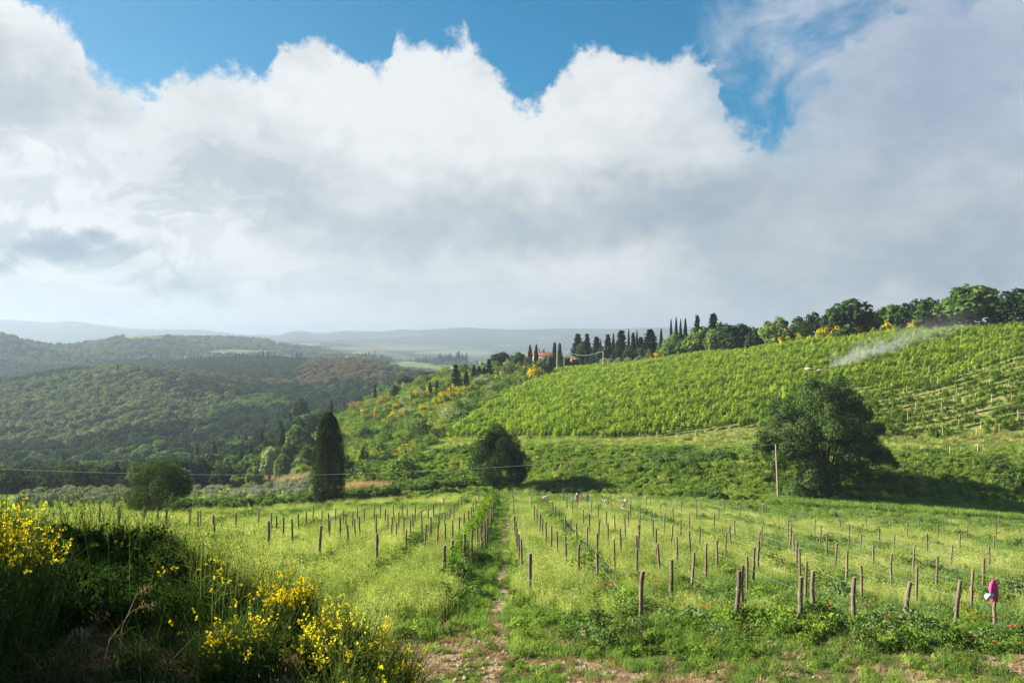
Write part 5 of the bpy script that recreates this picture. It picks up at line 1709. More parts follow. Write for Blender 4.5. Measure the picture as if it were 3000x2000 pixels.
pt = pole(2280, 1300, 137, 'leaning wooden utility pole standing left of the great oak', -0.45, 0.16)
pole(805, 1364, 165, 'thin wooden pole between the small olives and the bright lime tree', 0.0, 0.12)
pole(1207, 1228, 235, 'slightly leaning wooden pole, left of a pair on the scrub slope', -0.6, 0.13)
pole(1234, 1224, 238, 'straight wooden pole, right of a pair on the scrub slope', 0, 0.13)
pole(1386, 1158, 290, 'thin leaning pole in the scrub below the large fir', -0.3, 0.13)
pole(1520, 1108, 312, 'thin pole in the scrub left of the yellow brooms near the vineyard edge', 0, 0.11)
pole(1501, 1128, 300, 'thin pole beside a slightly taller one in the scrub near the vineyard edge', 0, 0.11)
pole(1584, 1075, 352, 'thin pole under a brownish tree below the farmhouse', 0, 0.12)
p1 = pole(1632, 1024, 388, 'grey pole at the right end of the farmhouse', 0, 0.2, 'palepost')
p2 = pole(1653, 1030, 388, 'short pale pole between the farmhouse and the arched shed', 0, 0.17, 'palepost')
p3 = pole(1767, 1029, 372, 'pale concrete pole in front of the ridge conifers', 0, 0.2, 'palepost')


def cable(name, pts, R, mat, label):
    g = Geo()
    pts = np.array(pts, float)
    t = np.linspace(0, 1, len(pts)); ti = np.linspace(0, 1, 60)
    C = np.stack([pchip(t, pts[:, i], ti) for i in range(3)], 1)
    tube(g, C, R, 5, cap=False)
    o = g.obj(name, M[mat])
    tag(o, label, 'cable')


def P3(px, py, Y):
    return ((px - 1500) / F * Y, Y, (HY - py) / F * Y)


cable('overhead_cable', [P3(-900, 1345, 118), P3(-300, 1362, 118), P3(0, 1373, 119), P3(350, 1385, 120), P3(700, 1390, 122), P3(960, 1389, 124), P3(1200, 1381, 126), P3(1500, 1365, 129), P3(1700, 1350, 131), P3(2000, 1328, 134), pt], 0.022, 'cable',
      'long pale overhead cable sagging across the view in front of the solitary cypress')
cable('overhead_cable', [pt, P3(2500, 1222, 150), P3(2650, 1168, 165), P3(2800, 1112, 180), P3(2950, 1070, 195), P3(3200, 1000, 215)], 0.035, 'hose', 'dark green cable climbing over the young vines right of the great oak')
cable('overhead_cable', [p2, P3(1710, 1041, 380), p3], 0.05, 'cable', 'short slack cable between the two pale poles on the ridge')

# ------------------------------------------------------------------ farmhouse and other buildings
def gable_house(name, px, Y, rot, L, D, H, RH, wall, label, eave_z=None, chimneys=0, windows=(), sink=0.0, hip=True, cat='house'):
    X, Y, Z = xy_at(px, Y)
    if eave_z is not None:
        Z = eave_z - H
    e = empty(name, (X, Y, Z - sink), rot)
    g = Geo(); box(g, (0, 0, H / 2 - 1.5), (L, D, H + 3.0)); g.obj('wall', wall, e)
    ov = 0.6
    l, d = L / 2 + ov, D / 2 + ov
    hx = d * 0.45 if hip else 0.0
    v = [(-l, -d, H), (l, -d, H), (l, d, H), (-l, d, H), (-l + hx, 0, H + RH), (l - hx, 0, H + RH), (-l, -d, H - 0.18), (l, -d, H - 0.18), (l, d, H - 0.18), (-l, d, H - 0.18)]
    v = np.array(v) + np.array([0, 0, 0.19])
    g = Geo(); g.add(v, [(0, 1, 5, 4), (2, 3, 4, 5), (6, 7, 1, 0), (7, 8, 2, 1), (8, 9, 3, 2), (9, 6, 0, 3), (9, 8, 7, 6)])
    g.n -= len(v); g.f.append(np.array([(1, 2, 5), (3, 0, 4)]) + g.n); g.m.append(np.zeros(2, int)); g.v.append(np.zeros((0, 3))); g.n += len(v)
    rf = g.obj('roof', M['tileroof'], e)
    # rows of tiles as raised ribs
    g = Geo()
    nr = int(L / 0.55)
    for i in range(nr):
        x = -l + (i + 0.5) * 2 * l / nr
        k = min(1.0, (l - abs(x)) / max(hx, 0.01)) if hx > 0 else 1.0
        for sy in (-1, 1):
            tube(g, [(x, sy * d, H + 0.22), (x, sy * d * (1 - k), H + 0.22 + RH * k)], 0.09, 4, cap=False)
    o = g.obj('tile_ribs', M['tileroof'], rf); o['kind'] = 'stuff'
    for c in range(chimneys):
        g = Geo(); cx = -0.2 + c * 2.6 - 1.0
        box(g, (cx, -0.3 + 0.5 * c, H + RH + 0.3), (0.95, 0.9, 2.2)); box(g, (cx, -0.3 + 0.5 * c, H + RH + 1.5), (1.25, 1.2, 0.22))
        box(g, (cx, -0.3 + 0.5 * c, H + RH + 1.8), (0.7, 0.7, 0.4))
        g.obj('chimney', M['brickwall'], rf)
    for (wx, wz, ww, wh) in windows:
        g = Geo(); box(g, (wx, -D / 2 - 0.02, wz), (ww + 0.25, 0.10, wh + 0.25)); f = g.obj('window', M['stonewall'], e)
        g = Geo(); box(g, (wx, -D / 2 - 0.05, wz), (ww, 0.10, wh)); g.obj('pane', M['window'], f)
    tag(e, label, cat)
    return e


Yh = 438.0
gable_house('farmhouse', 1585, Yh, math.radians(-12), 15.5, 9.0, 5.0, 2.2, M['plaster'], 'cream farmhouse with terracotta hipped roof and brick chimneys on the ridge', eave_z=(HY - 1044) / F * Yh, chimneys=2, windows=[(-4.5, 3.4, 0.9, 1.3), (-2.8, 3.6, 0.9, 0.9), (0.5, 3.4, 0.9, 1.3), (3.5, 3.4, 0.9, 1.3)])


def arched_shed():
    Y = 400.0; px = 1699
    X = (px - 1500) / F * Y; zb = (HY - 1062) / F * Y
    e = empty('brick_shed', (X, Y, zb), math.radians(5))
    g = Geo()
    # front wall with two arches built from piers and arch segments
    L, H, D = 9.0, 1.5, 4.0
    box(g, (-4.2, 0, H / 2 - 1), (0.8, 0.5, H + 2)); box(g, (0, 0, H / 2 - 1), (1.0, 0.5, H + 2)); box(g, (4.2, 0, H / 2 - 1), (0.8, 0.5, H + 2))
    box(g, (0, 0, H + 0.3), (L, 0.5, 0.8))
    for cx in (-2.1, 2.1):
        for a in np.linspace(0, math.pi, 9):
            box(g, (cx + 1.55 * math.cos(a), -0.02, H - 1.3 + 1.3 * math.sin(a)), (0.4, 0.5, 0.4))
    box(g, (0, D, H / 2 - 1), (L, 0.3, H + 2)); box(g, (-4.4, D / 2, H / 2 - 1), (0.3, D - 0.5, H + 2)); box(g, (4.4, D / 2, H / 2 - 1), (0.3, D - 0.5, H + 2))
    g.obj('wall', M['brickwall'], e)
    g = Geo()
    v = [(-4.9, -0.5, H + 0.75), (4.9, -0.5, H + 0.75), (4.9, D + 0.5, H + 1.9), (-4.9, D + 0.5, H + 1.9)]
    v2 = [(a, b, c + 0.15) for a, b, c in v]
    g.add(v + v2, [(3, 2, 1, 0), (4, 5, 6, 7), (0, 1, 5, 4), (1, 2, 6, 5), (2, 3, 7, 6), (3, 0, 4, 7)])
    g.obj('roof', M['bark'], e)
    tag(e, 'low reddish brick shed with arches under the ridge conifers', 'shed')


arched_shed()


def villa():
    Y = 2190.0
    zb = (HY - 1057) / F * Y
    s = Y / F
    X = (1098 - 1500) / F * Y
    e = empty('towered_villa', (X, Y, zb))
    g = Geo(); box(g, (0, 0, 6), (13 * s, 12, 16)); box(g, (-13 * s, 4, 6), (9 * s, 10, 15)); g.obj('wall', M['brickwall'], e)
    g = Geo(); box(g, (0 - 2 * s, 2, 15), (6 * s, 5.5, 24)); box(g, (-2 * s, 2, 27.5), (7 * s, 6.5, 1.2)); box(g, (-2 * s, 2, 29.5), (4.4 * s, 4, 3.0))
    g.obj('tower', M['brickwall'], e)
    for cx, cyy, ll, dd, zz in ((0, 0, 13 * s, 12, 14), (-13 * s, 4, 9 * s, 10, 13.5)):
        g = Geo(); l, d = ll / 2 + 0.7, dd / 2 + 0.7
        v = np.array([(-l, -d, 0), (l, -d, 0), (l, d, 0), (-l, d, 0), (-l * 0.4, 0, 2.8), (l * 0.4, 0, 2.8)]) + np.array([cx, cyy, zz + 0.02])
        g.add(v, [(0, 1, 5, 4), (2, 3, 4, 5)]); g.add(v, [(1, 2, 5), (3, 0, 4)]); g.obj('roof', M['tileroof'], e)
    for wx in (-4 * s, 0, 4 * s):
        for wz in (4, 9.5):
            g = Geo(); box(g, (wx, -6.05, wz), (1.5, 0.2, 2.2)); g.obj('window', M['window'], e)
    tag(e, 'distant brick villa with a square tower on the hill across the valley', 'villa')
    for px, yt, w, lb in [(1062, 1034, 10, 'dark tree'), (1072, 1032, 12, 'dark cypress'), (1080, 1030, 8, 'tall cypress'), (1092, 1036, 14, 'dome-shaped pine'), (1117, 1038, 9, 'round tree'), (1122, 1039, 7, 'cypress'), (1056, 1040, 12, 'bush')]:
        tree_px('cypress' if 'cyp' in lb else 'oak', 'cypress_tree' if 'cyp' in lb else 'leafy_tree', px, yt, Y - 20, w * (1.3 if 'cyp' not in lb else 0.7), 'dark tree crowding round the distant towered villa', 'dark trees around the towered villa')


villa()
for px, py, Y, L, wall, lb in [(829, 1052, 1530, 14, 'stonewall', 'distant stone farmhouse among the cypresses on the wooded crest'), (553, 1048, 1560, 10, 'plaster', 'pale little farmhouse at the left end of the cypress line'), (545, 1044, 1620, 7, 'plaster', 'tiny pale outbuilding just left of the little farmhouse'),
                               (1020, 1045, 1900, 10, 'plaster', 'tiny house with a reddish roof left of the towered villa'), (945, 1022, 2900, 22, 'plaster', 'cluster house with a long roof on the far hillside village'), (965, 1026, 2880, 16, 'plaster', 'smaller village house right of the long one on the far hillside'),
                               (925, 1020, 2950, 14, 'plaster', 'village house at the left end of the far hillside village'), (1366, 1045, 4200, 30, 'plaster', 'distant white farmhouse shining in the far plain'), (1316, 1036, 5200, 30, 'plaster', 'faint pale building farther out in the far plain')]:
    gable_house('farmhouse', px, Y, rng.uniform(-0.5, 0.5), L, L * 0.6, L * 0.36, L * 0.13, M[wall], lb, eave_z=(HY - py) / F * Y, windows=[(-L * 0.25, L * 0.2, L * 0.07, L * 0.1), (L * 0.05, L * 0.2, L * 0.07, L * 0.1), (L * 0.3, L * 0.2, L * 0.07, L * 0.1)])


# ------------------------------------------------------------------ the near bank with its brooms, weeds and hay
def near_proto(r, kind):
    g = Geo()
    if kind == 'grass':
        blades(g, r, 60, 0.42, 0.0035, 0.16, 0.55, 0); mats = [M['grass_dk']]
    elif kind == 'weed':
        n = 150
        C = sphere_dirs(n, r) * np.array([0.17, 0.17, 0.16]) * r.uniform(0.3, 1.1, (n, 1)); C[:, 2] = np.abs(C[:, 2]) * 1.5 + 0.02
        leaves(g, C, C + 0.15 * r.normal(size=C.shape) + np.array([0, 0, 0.12]), 0.022, 0.55, r, 0)
        for k in range(10):
            a = r.uniform(0, 6.28); tube(g, [(0, 0, 0), (0.06 * math.cos(a), 0.06 * math.sin(a), 0.15), (0.12 * math.cos(a), 0.12 * math.sin(a), 0.28)], 0.0025, 3, 0)
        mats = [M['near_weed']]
    elif kind == 'hay':
        n = 70
        a = r.uniform(0, 6.28, n); L = r.uniform(0.08, 0.32, n)
        c = np.stack([r.uniform(-0.2, 0.2, n), r.uniform(-0.2, 0.2, n), r.uniform(0.0, 0.08, n)], 1)
        d = np.stack([np.cos(a), np.sin(a), r.normal(0, 0.25, n)], 1)
        w = np.stack([-np.sin(a), np.cos(a), np.zeros(n)], 1) * 0.0022
        V = np.stack([c - d * L[:, None] / 2 - w, c + d * L[:, None] / 2 - w, c + d * L[:, None] / 2 + w, c - d * L[:, None] / 2 + w], 1).reshape(-1, 3)
        g.add(V, np.arange(4 * n).reshape(n, 4)); mats = [M['hay']]
    elif kind == 'oat':
        blades(g, r, 26, 0.4, 0.004, 0.14, 0.5, 0)
        tips, D = blades(g, r, 14, 0.85, 0.0025, 0.12, 0.45, 0)
        C = np.repeat(tips, 7, 0) + r.normal(0, 0.02, (len(tips) * 7, 3)) - np.array([0, 0, 0.06]) * r.uniform(0, 2.2, (len(tips) * 7, 1))
        leaves(g, C, r.normal(size=C.shape), 0.014, 0.3, r, 0, updir=np.tile([0, 0, 1.0], (len(C), 1)))
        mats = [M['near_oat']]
    elif kind == 'flower':
        for k in range(9):
            a = r.uniform(0, 6.28); q = r.uniform(0.02, 0.12); x, y = q * math.cos(a), q * math.sin(a); h = r.uniform(0.25, 0.5)
            tube(g, [(x, y, 0), (x * 1.2, y * 1.2, h * 0.5), (x * 1.5, y * 1.5, h)], 0.002, 3, 0)
            m = 7
            C = np.array([x * 1.5, y * 1.5, h]) + r.normal(0, 0.008, (m, 3))
            leaves(g, C, r.normal(size=(m, 3)) + np.array([0, 0, 0.8]), 0.009, 0.8, r, 1)
            C = np.array([x, y, 0]) + np.stack([r.normal(0, 0.03, 12), r.normal(0, 0.03, 12), r.uniform(0, h * 0.8, 12)], 1)
            leaves(g, C, r.normal(size=(12, 3)), 0.016, 0.3, r, 0)
        mats = [M['stem'], M['yellow']]
    return g.mesh('grass_tuft', mats)


M['near_oat'] = leaf_mat('shaded_oat_blade', (0.06, 0.09, 0.022), (0.11, 0.14, 0.035), (0.24, 0.25, 0.09), 0.3, 1.2)  # darker copy of the oat colour, with the bank's shade put into it
M['near_weed'] = leaf_mat('near_weed_leaf', (0.018, 0.038, 0.011), (0.034, 0.064, 0.016), (0.06, 0.10, 0.024), 0.3, 1.5)  # weed green darkened in colour to deepen the shade on the bank
M['hay'] = leaf_mat('hay_stem', (0.14, 0.075, 0.035), (0.27, 0.165, 0.085), (0.46, 0.34, 0.20), 0.15, 2.5)
RN = np.random.default_rng(91)
NP_ = [near_proto(RN, k) for k in ['grass', 'grass', 'weed', 'weed', 'hay', 'hay', 'oat', 'oat', 'flower']]


def near_bank():
    n = 15000
    Y = rng.uniform(2.6, 19.0, n); X = rng.uniform(-0.72, 0.25, n) * (Y + 1.0)
    e = np.interp(X, TERR_X, TERR_E)
    d = Y - e
    k = (d < 1.1) & (rng.random(n) < np.clip(9.0 / Y, 0.3, 1.0))
    X, Y, d = X[k], Y[k], d[k]
    Z = height(X, Y)
    px, py = ppx(X, Y, Z)
    f = fbm(X / 0.7, Y / 0.7, 3)
    kk = (px < 1130) & (X < 0)
    X, Y, d, Z, px, f = X[kk], Y[kk], d[kk], Z[kk], px[kk], f[kk]
    m = len(X)
    idx = pick((0, 2, 3, 2, 3, 2), m)
    idx = np.where(f > 0.1, pick((2, 3), m), idx)
    hayz = (Y < 6.0 + f * 1.3) & (px < 1000)
    idx = np.where(hayz & (rng.random(m) < 0.9), pick((4, 5, 4, 5, 4, 5, 0), m), idx)
    rimz = (d > -0.9) & ~hayz
    idx = np.where(rimz & (rng.random(m) < 0.22), pick((6, 7, 7, 8), m), idx)
    S = rng.uniform(0.4, 0.9, m) * np.where(idx == 8, 1.2, 1.0) * np.where((px < 330) & (Y > 5.5), 1.15, 0.9)
    scatter('bank_weeds', NP_, np.stack([X, Y, Z - 0.01], 1), rrot(m, 0.2), S, idx, 'shaded weeds, grass and brown hay on the near bank at lower left', 'weeds')


near_bank()


def near_broom(px, Y, ytop, w, label, nst=120, seed=1, flo=0.8, low=0.35):
    X = (px - 1500) / F * Y
    Z = hz(X, Y)
    h = (HY - ytop) / F * Y - Z
    e = empty('broom_bush', (X, Y, Z))
    r = np.random.default_rng(seed)
    st = Geo(); fl = Geo()
    for k in range(nst):
        a = r.uniform(0, 6.28); q = w * math.sqrt(r.random())
        b = np.array([q * 0.35 * math.cos(a), q * 0.35 * math.sin(a), -0.05])
        hh = h * r.uniform(0.55, 1.0) * (1 - 0.35 * (q / w) ** 2)
        tip = np.array([q * math.cos(a) + r.normal(0, 0.04), q * math.sin(a) + r.normal(0, 0.04), hh])
        mid = b * 0.45 + tip * 0.55 + np.array([0.12 * q * math.cos(a), 0.12 * q * math.sin(a), 0])
        tube(st, [b, mid, tip], [0.0035, 0.0026, 0.0012], 3, cap=False)
        nb = 5
        for j in range(nb):
            t = r.uniform(0.35, 0.9); p = b * (1 - t) + tip * t + 0.05 * (mid - (b + tip) / 2)
            dd = unit(tip - mid + r.normal(0, 0.35, 3) * np.linalg.norm(tip - mid)); L = r.uniform(0.10, 0.24)
            tube(st, [p, p + dd * L], [0.002, 0.001], 3, cap=False)
            if r.random() < flo and p[2] > low * h:
                m = r.integers(3, 9)
                s_ = r.uniform(0.3, 1.0, m)[:, None]
                C0 = p + dd * L * s_ + r.normal(0, 0.008, (m, 3))
                C = np.repeat(C0, 3, 0) + r.normal(0, 0.005, (m * 3, 3))
                leaves(fl, C, r.normal(size=(m * 3, 3)), 0.0085, 0.75, r)
        m = 16
        t = r.uniform(0.15, 0.95, m)[:, None]
        C = b * (1 - t) + tip * t + r.normal(0, 0.02, (m, 3))
        leaves(st, C, r.normal(size=(m, 3)), 0.013, 0.3, r)
    o = st.obj('stems', M['stem'], e); o['kind'] = 'stuff'
    o = fl.obj('blossoms', M['yellow'], e); o['kind'] = 'stuff'
    tag(e, label, 'broom bush')


near_broom(-45, 4.6, 1395, 0.42, 'tall yellow-flowering broom bush at the left edge, sunlit on top', 300, 3, 0.55, 0.52)
near_broom(60, 5.4, 1460, 0.30, 'yellow-flowering broom bush right behind the tall one at the left edge', 170, 4, 0.4, 0.5)
near_broom(850, 5.3, 1700, 0.22, 'low broom bush topped with bright yellow flowers in the foreground', 170, 5, 0.45, 0.5)
near_broom(990, 4.85, 1800, 0.24, 'sprawling broom bush with scattered yellow flowers right of the brightest one', 170, 6, 0.2, 0.2)
near_broom(705, 4.7, 1790, 0.27, 'grey-green broom bush with few flowers left of the brightest one', 170, 7, 0.12, 0.3)
near_broom(1120, 4.75, 1895, 0.26, 'small broom bush with few flowers at the bottom edge', 110, 8, 0.3, 0.2)


for i, (px, Y, sz, lb) in enumerate([(205, 6.9, 0.40, 'dark leafy shrub just right of the left-edge brooms'), (310, 7.1, 0.36, 'dark shrub on the crest of the shaded bank below the bushy tree'), (415, 7.2, 0.34, 'dark low shrub at the far corner of the shaded bank'),
                                     (500, 6.5, 0.32, 'dark shrub right of the corner shrub on the shaded bank'), (300, 5.9, 0.36, 'dark tangled shrub in the middle of the shaded bank'), (590, 5.9, 0.27, 'small dark shrub behind the tall pale stalks'), (150, 6.0, 0.42, 'dark shrub under the left-edge broom flowers'), (420, 5.6, 0.30, 'low dark shrub above the brown hay'), (10, 5.3, 0.46, 'dark shrub mass inside the left-edge brooms')]):
    X = (px - 1500) / F * Y
    rr__ = np.random.default_rng(200 + i)
    me = cloth_bush(rr__, 1.0, 2600, 0.05, M['near_weed'], 26, 0.8)
    o = inst('shrub', me, None, (X, Y, hz(X, Y) - 0.05), 0.0, (sz, sz, sz * 0.85))
    tag(o, lb, 'shrub', 'dark shrubs of the near bank')


def stalk(px, py, Y, dx, h, label, mat, heads=True, seed=0, R=0.0022):
    r = np.random.default_rng(seed)
    X = (px - 1500) / F * Y; Z = hz(X, Y)
    g = Geo()
    pts = [(0, 0, 0), (dx * 0.2, 0, h * 0.5), (dx * 0.7, 0.02, h * 0.9), (dx * 1.2, 0.02, h)]
    tube(g, pts, [R, R * 0.8, R * 0.6, R * 0.3], 4)
    if heads:
        t = r.uniform(0.75, 1.05, 26)[:, None]
        C = np.array(pts[2]) * (1 - t) * 3 + np.array(pts[3]) * (t * 3 - 2) + r.normal(0, 0.018, (26, 3))
        leaves(g, C, r.normal(size=(26, 3)), 0.013, 0.25, r, updir=np.tile([0.3, 0, -1.0], (26, 1)))
    for k in range(2):
        a = r.choice([-1, 1]); z = h * r.uniform(0.15, 0.4)
        V = np.array([(0, 0, z), (a * 0.07, 0, z + 0.10), (a * 0.16, 0.01, z + 0.12), (a * 0.07, 0.0, z + 0.106)])
        g.add(V, [(0, 1, 2, 3)])
    o = g.obj('grass_stalk', mat)
    o.location = (X, Y, Z - 0.02)
    tag(o, label, 'grass stalk', 'tall stalks on the near bank')


for k in range(16):
    stalk(560 + k * 10 + random.uniform(-8, 8), 0, random.uniform(5.4, 6.4), random.uniform(-0.12, 0.22), random.uniform(0.55, 0.95), 'tall pale grass stalk rising from the tuft left of the flowering broom', M['oat'], k % 2 == 0, k)
for k in range(10):
    stalk(230 + k * 22 + random.uniform(-8, 8), 0, random.uniform(5.4, 7.0), random.uniform(-0.2, 0.25), random.uniform(0.45, 0.8), 'thin grass stalk in the shaded weeds at lower left', M['grass'], k % 2 == 0, k + 40)
for k, (px, Y, dx, h) in enumerate([(300, 4.9, 0.25, 0.42), (345, 5.0, 0.16, 0.5), (385, 4.8, -0.2, 0.4), (130, 4.6, 0.2, 0.35), (470, 4.6, 0.28, 0.36)]):
    stalk(px, 0, Y, dx, h, 'dry brown bent stalk above the hay at lower left', M['dry'], True, k + 80, 0.003)

# hedge just outside the frame on the left that shades the near bank
g = Geo()
rh = np.random.default_rng(17)
cs = []; rr = []
for k in range(90):
    y = rh.uniform(2.0, 12.0); z = rh.uniform(-1.6, 1.75)
    cs.append((-9.6 - 0.25 * (y - 6) + rh.normal(0, 0.4) - 0.1 * z, y, z)); rr.append(rh.uniform(0.55, 0.95))
g = leafy_cloud(rh, 36000, cs, rr, 0.07, M['bush'], (0.3, 1.05))
o = g.obj('tall_hedge', M['oak_a'])
tag(o, 'dark tall hedge at the left end of the near bank that shades the foreground', 'hedge')

# ------------------------------------------------------------------ poppies
def poppy_mesh(r):
    g = Geo()
    tube(g, [(0, 0, -0.7), (0.02, 0, -0.3), (0, 0, 0)], 0.003, 3, 0)
    for k in range(5):
        a = k * 1.257 + r.normal(0, 0.1)
        d = np.array([math.cos(a), math.sin(a), 0]); b = np.array([-math.sin(a), math.cos(a), 0])
        V = np.array([d * 0.004, d * 0.03 + b * 0.03 + np.array([0, 0, 0.016]), d * 0.05 + np.array([0, 0, 0.035]), d * 0.03 - b * 0.03 + np.array([0, 0, 0.016])])
        g.add(V, [(0, 1, 2, 3)], 1)
    leaves(g, r.normal(0, 0.004, (5, 3)) + np.array([0, 0, 0.008]), r.normal(size=(5, 3)), 0.008, 0.8, r, 2)
    return g.mesh('poppy', [M['stem'], M['poppy'], M['cyp']])


PO = [poppy_mesh(RN) for _ in range(3)]
c7 = [(380, 795), (400, 790), (445, 772), (255, 700), (265, 712), (240, 715), (232, 690), (515, 850), (543, 852), (385, 852), (715, 745), (1430, 838), (1447, 840), (1480, 843), (1380, 843), (1570, 885), (1615, 885), (1680, 925), (1975, 832), (1998, 850), (2035, 868), (2042, 910), (2113, 900), (2138, 897), (2178, 903), (2237, 902),
      (2267, 948), (2293, 953), (2262, 750), (2148, 820), (2070, 1112), (2330, 1062), (2175, 1210), (1478, 790), (1690, 738), (2225, 450), (1250, 490), (1045, 580), (1217, 490), (2010, 846), (1241, 824), (1372, 848), (2305, 690), (1400, 815)]
c6 = [(1865, 745), (1845, 790), (1895, 1220), (2020, 855), (2088, 860), (1990, 805), (2095, 705), (2015, 578), (2040, 575), (1935, 845), (918, 560), (905, 562), (880, 560), (543, 405), (535, 408), (800, 575), (797, 878), (1265, 820), (1710, 590), (1745, 605), (1073, 463), (2105, 700), (2025, 850)]
for cx, cyy, k, o0 in [(a, b, 1.96, 1800) for a, b in c7] + [(a, b, 2.352, 900) for a, b in c6]:
    px, py = o0 + cx / k, 1350 + cyy / k
    s_ = solve_post(px, py, 0.72)
    if s_ is None: continue
    X, Y = s_
    q = random.uniform(0.95, 1.3) * (1.25 if Y > 45 else 1.0)
    o = inst('poppy', PO[random.randrange(3)], None, (X, Y, hz(X, Y) + 0.74), random.uniform(0, 6), (q, q, 1.0))
    o.rotation_euler = (random.uniform(0.1, 0.7), random.uniform(-0.4, 0.2), random.uniform(0, 6))
    if px > 2400: lb, gr = 'red poppy in the green weeds toward the right edge of the field', 'poppies on the right'
    elif px > 1500: lb, gr = 'red poppy among the oats in the middle of the field', 'poppies in the middle'
    else: lb, gr = 'red poppy among the oats left of the central path', 'poppies on the left'
    tag(o, lb, 'poppy', gr)

# ------------------------------------------------------------------ people
def flat(name, c, rough=0.8):
    m, g = new_mat(name)
    tcn = g.n('ShaderNodeTexCoord').outputs['Object']
    n1 = g.noise(tcn, 9.0, 4, 0.6)
    col = g.mix(1.0, tuple(c), g.ramp(n1, [(0.3, (0.75, 0.75, 0.75)), (0.7, (1.15, 1.15, 1.15))]), 'MULTIPLY')
    b = g.n('ShaderNodeBsdfPrincipled'); g.l.new(col, b.inputs['Base Color']); b.inputs['Roughness'].default_value = rough
    o = g.n('ShaderNodeOutputMaterial'); g.l.new(b.outputs[0], o.inputs[0])
    return m


M['skin'] = flat('skin', (0.45, 0.26, 0.18), 0.6)
CL = {k: flat(k + '_cloth', c) for k, c in {'red': (0.55, 0.02, 0.03), 'blue': (0.12, 0.30, 0.62), 'jeans': (0.03, 0.16, 0.50), 'brown': (0.13, 0.05, 0.025), 'white': (0.45, 0.44, 0.42), 'cap': (0.50, 0.62, 0.55), 'dark': (0.05, 0.06, 0.07),
                                            'purple': (0.22, 0.11, 0.22), 'orange': (0.75, 0.16, 0.06), 'pink': (0.66, 0.05, 0.21), 'bag': (0.40, 0.46, 0.48), 'hair': (0.05, 0.03, 0.02)}.items()}


def skin_obj(name, parent, pts, edges, rad, mat, root=0, level=2):
    me = bpy.data.meshes.new(name)
    me.from_pydata([tuple(p) for p in pts], edges, [])
    o = bpy.data.objects.new(name, me); COL.objects.link(o); o.parent = parent
    bm = bmesh.new(); bm.from_mesh(me)
    lay = bm.verts.layers.skin.verify()
    bm.verts.ensure_lookup_table()
    for i, rr_ in enumerate(rad):
        bm.verts[i][lay].radius = rr_ if isinstance(rr_, (tuple, list)) else (rr_, rr_)
        bm.verts[i][lay].use_root = (i == root)
    bm.to_mesh(me); bm.free()
    o.modifiers.new('skin', 'SKIN').use_smooth_shade = True
    sb = o.modifiers.new('smooth', 'SUBSURF'); sb.levels = level; sb.render_levels = level
    me.materials.append(mat)
    return o


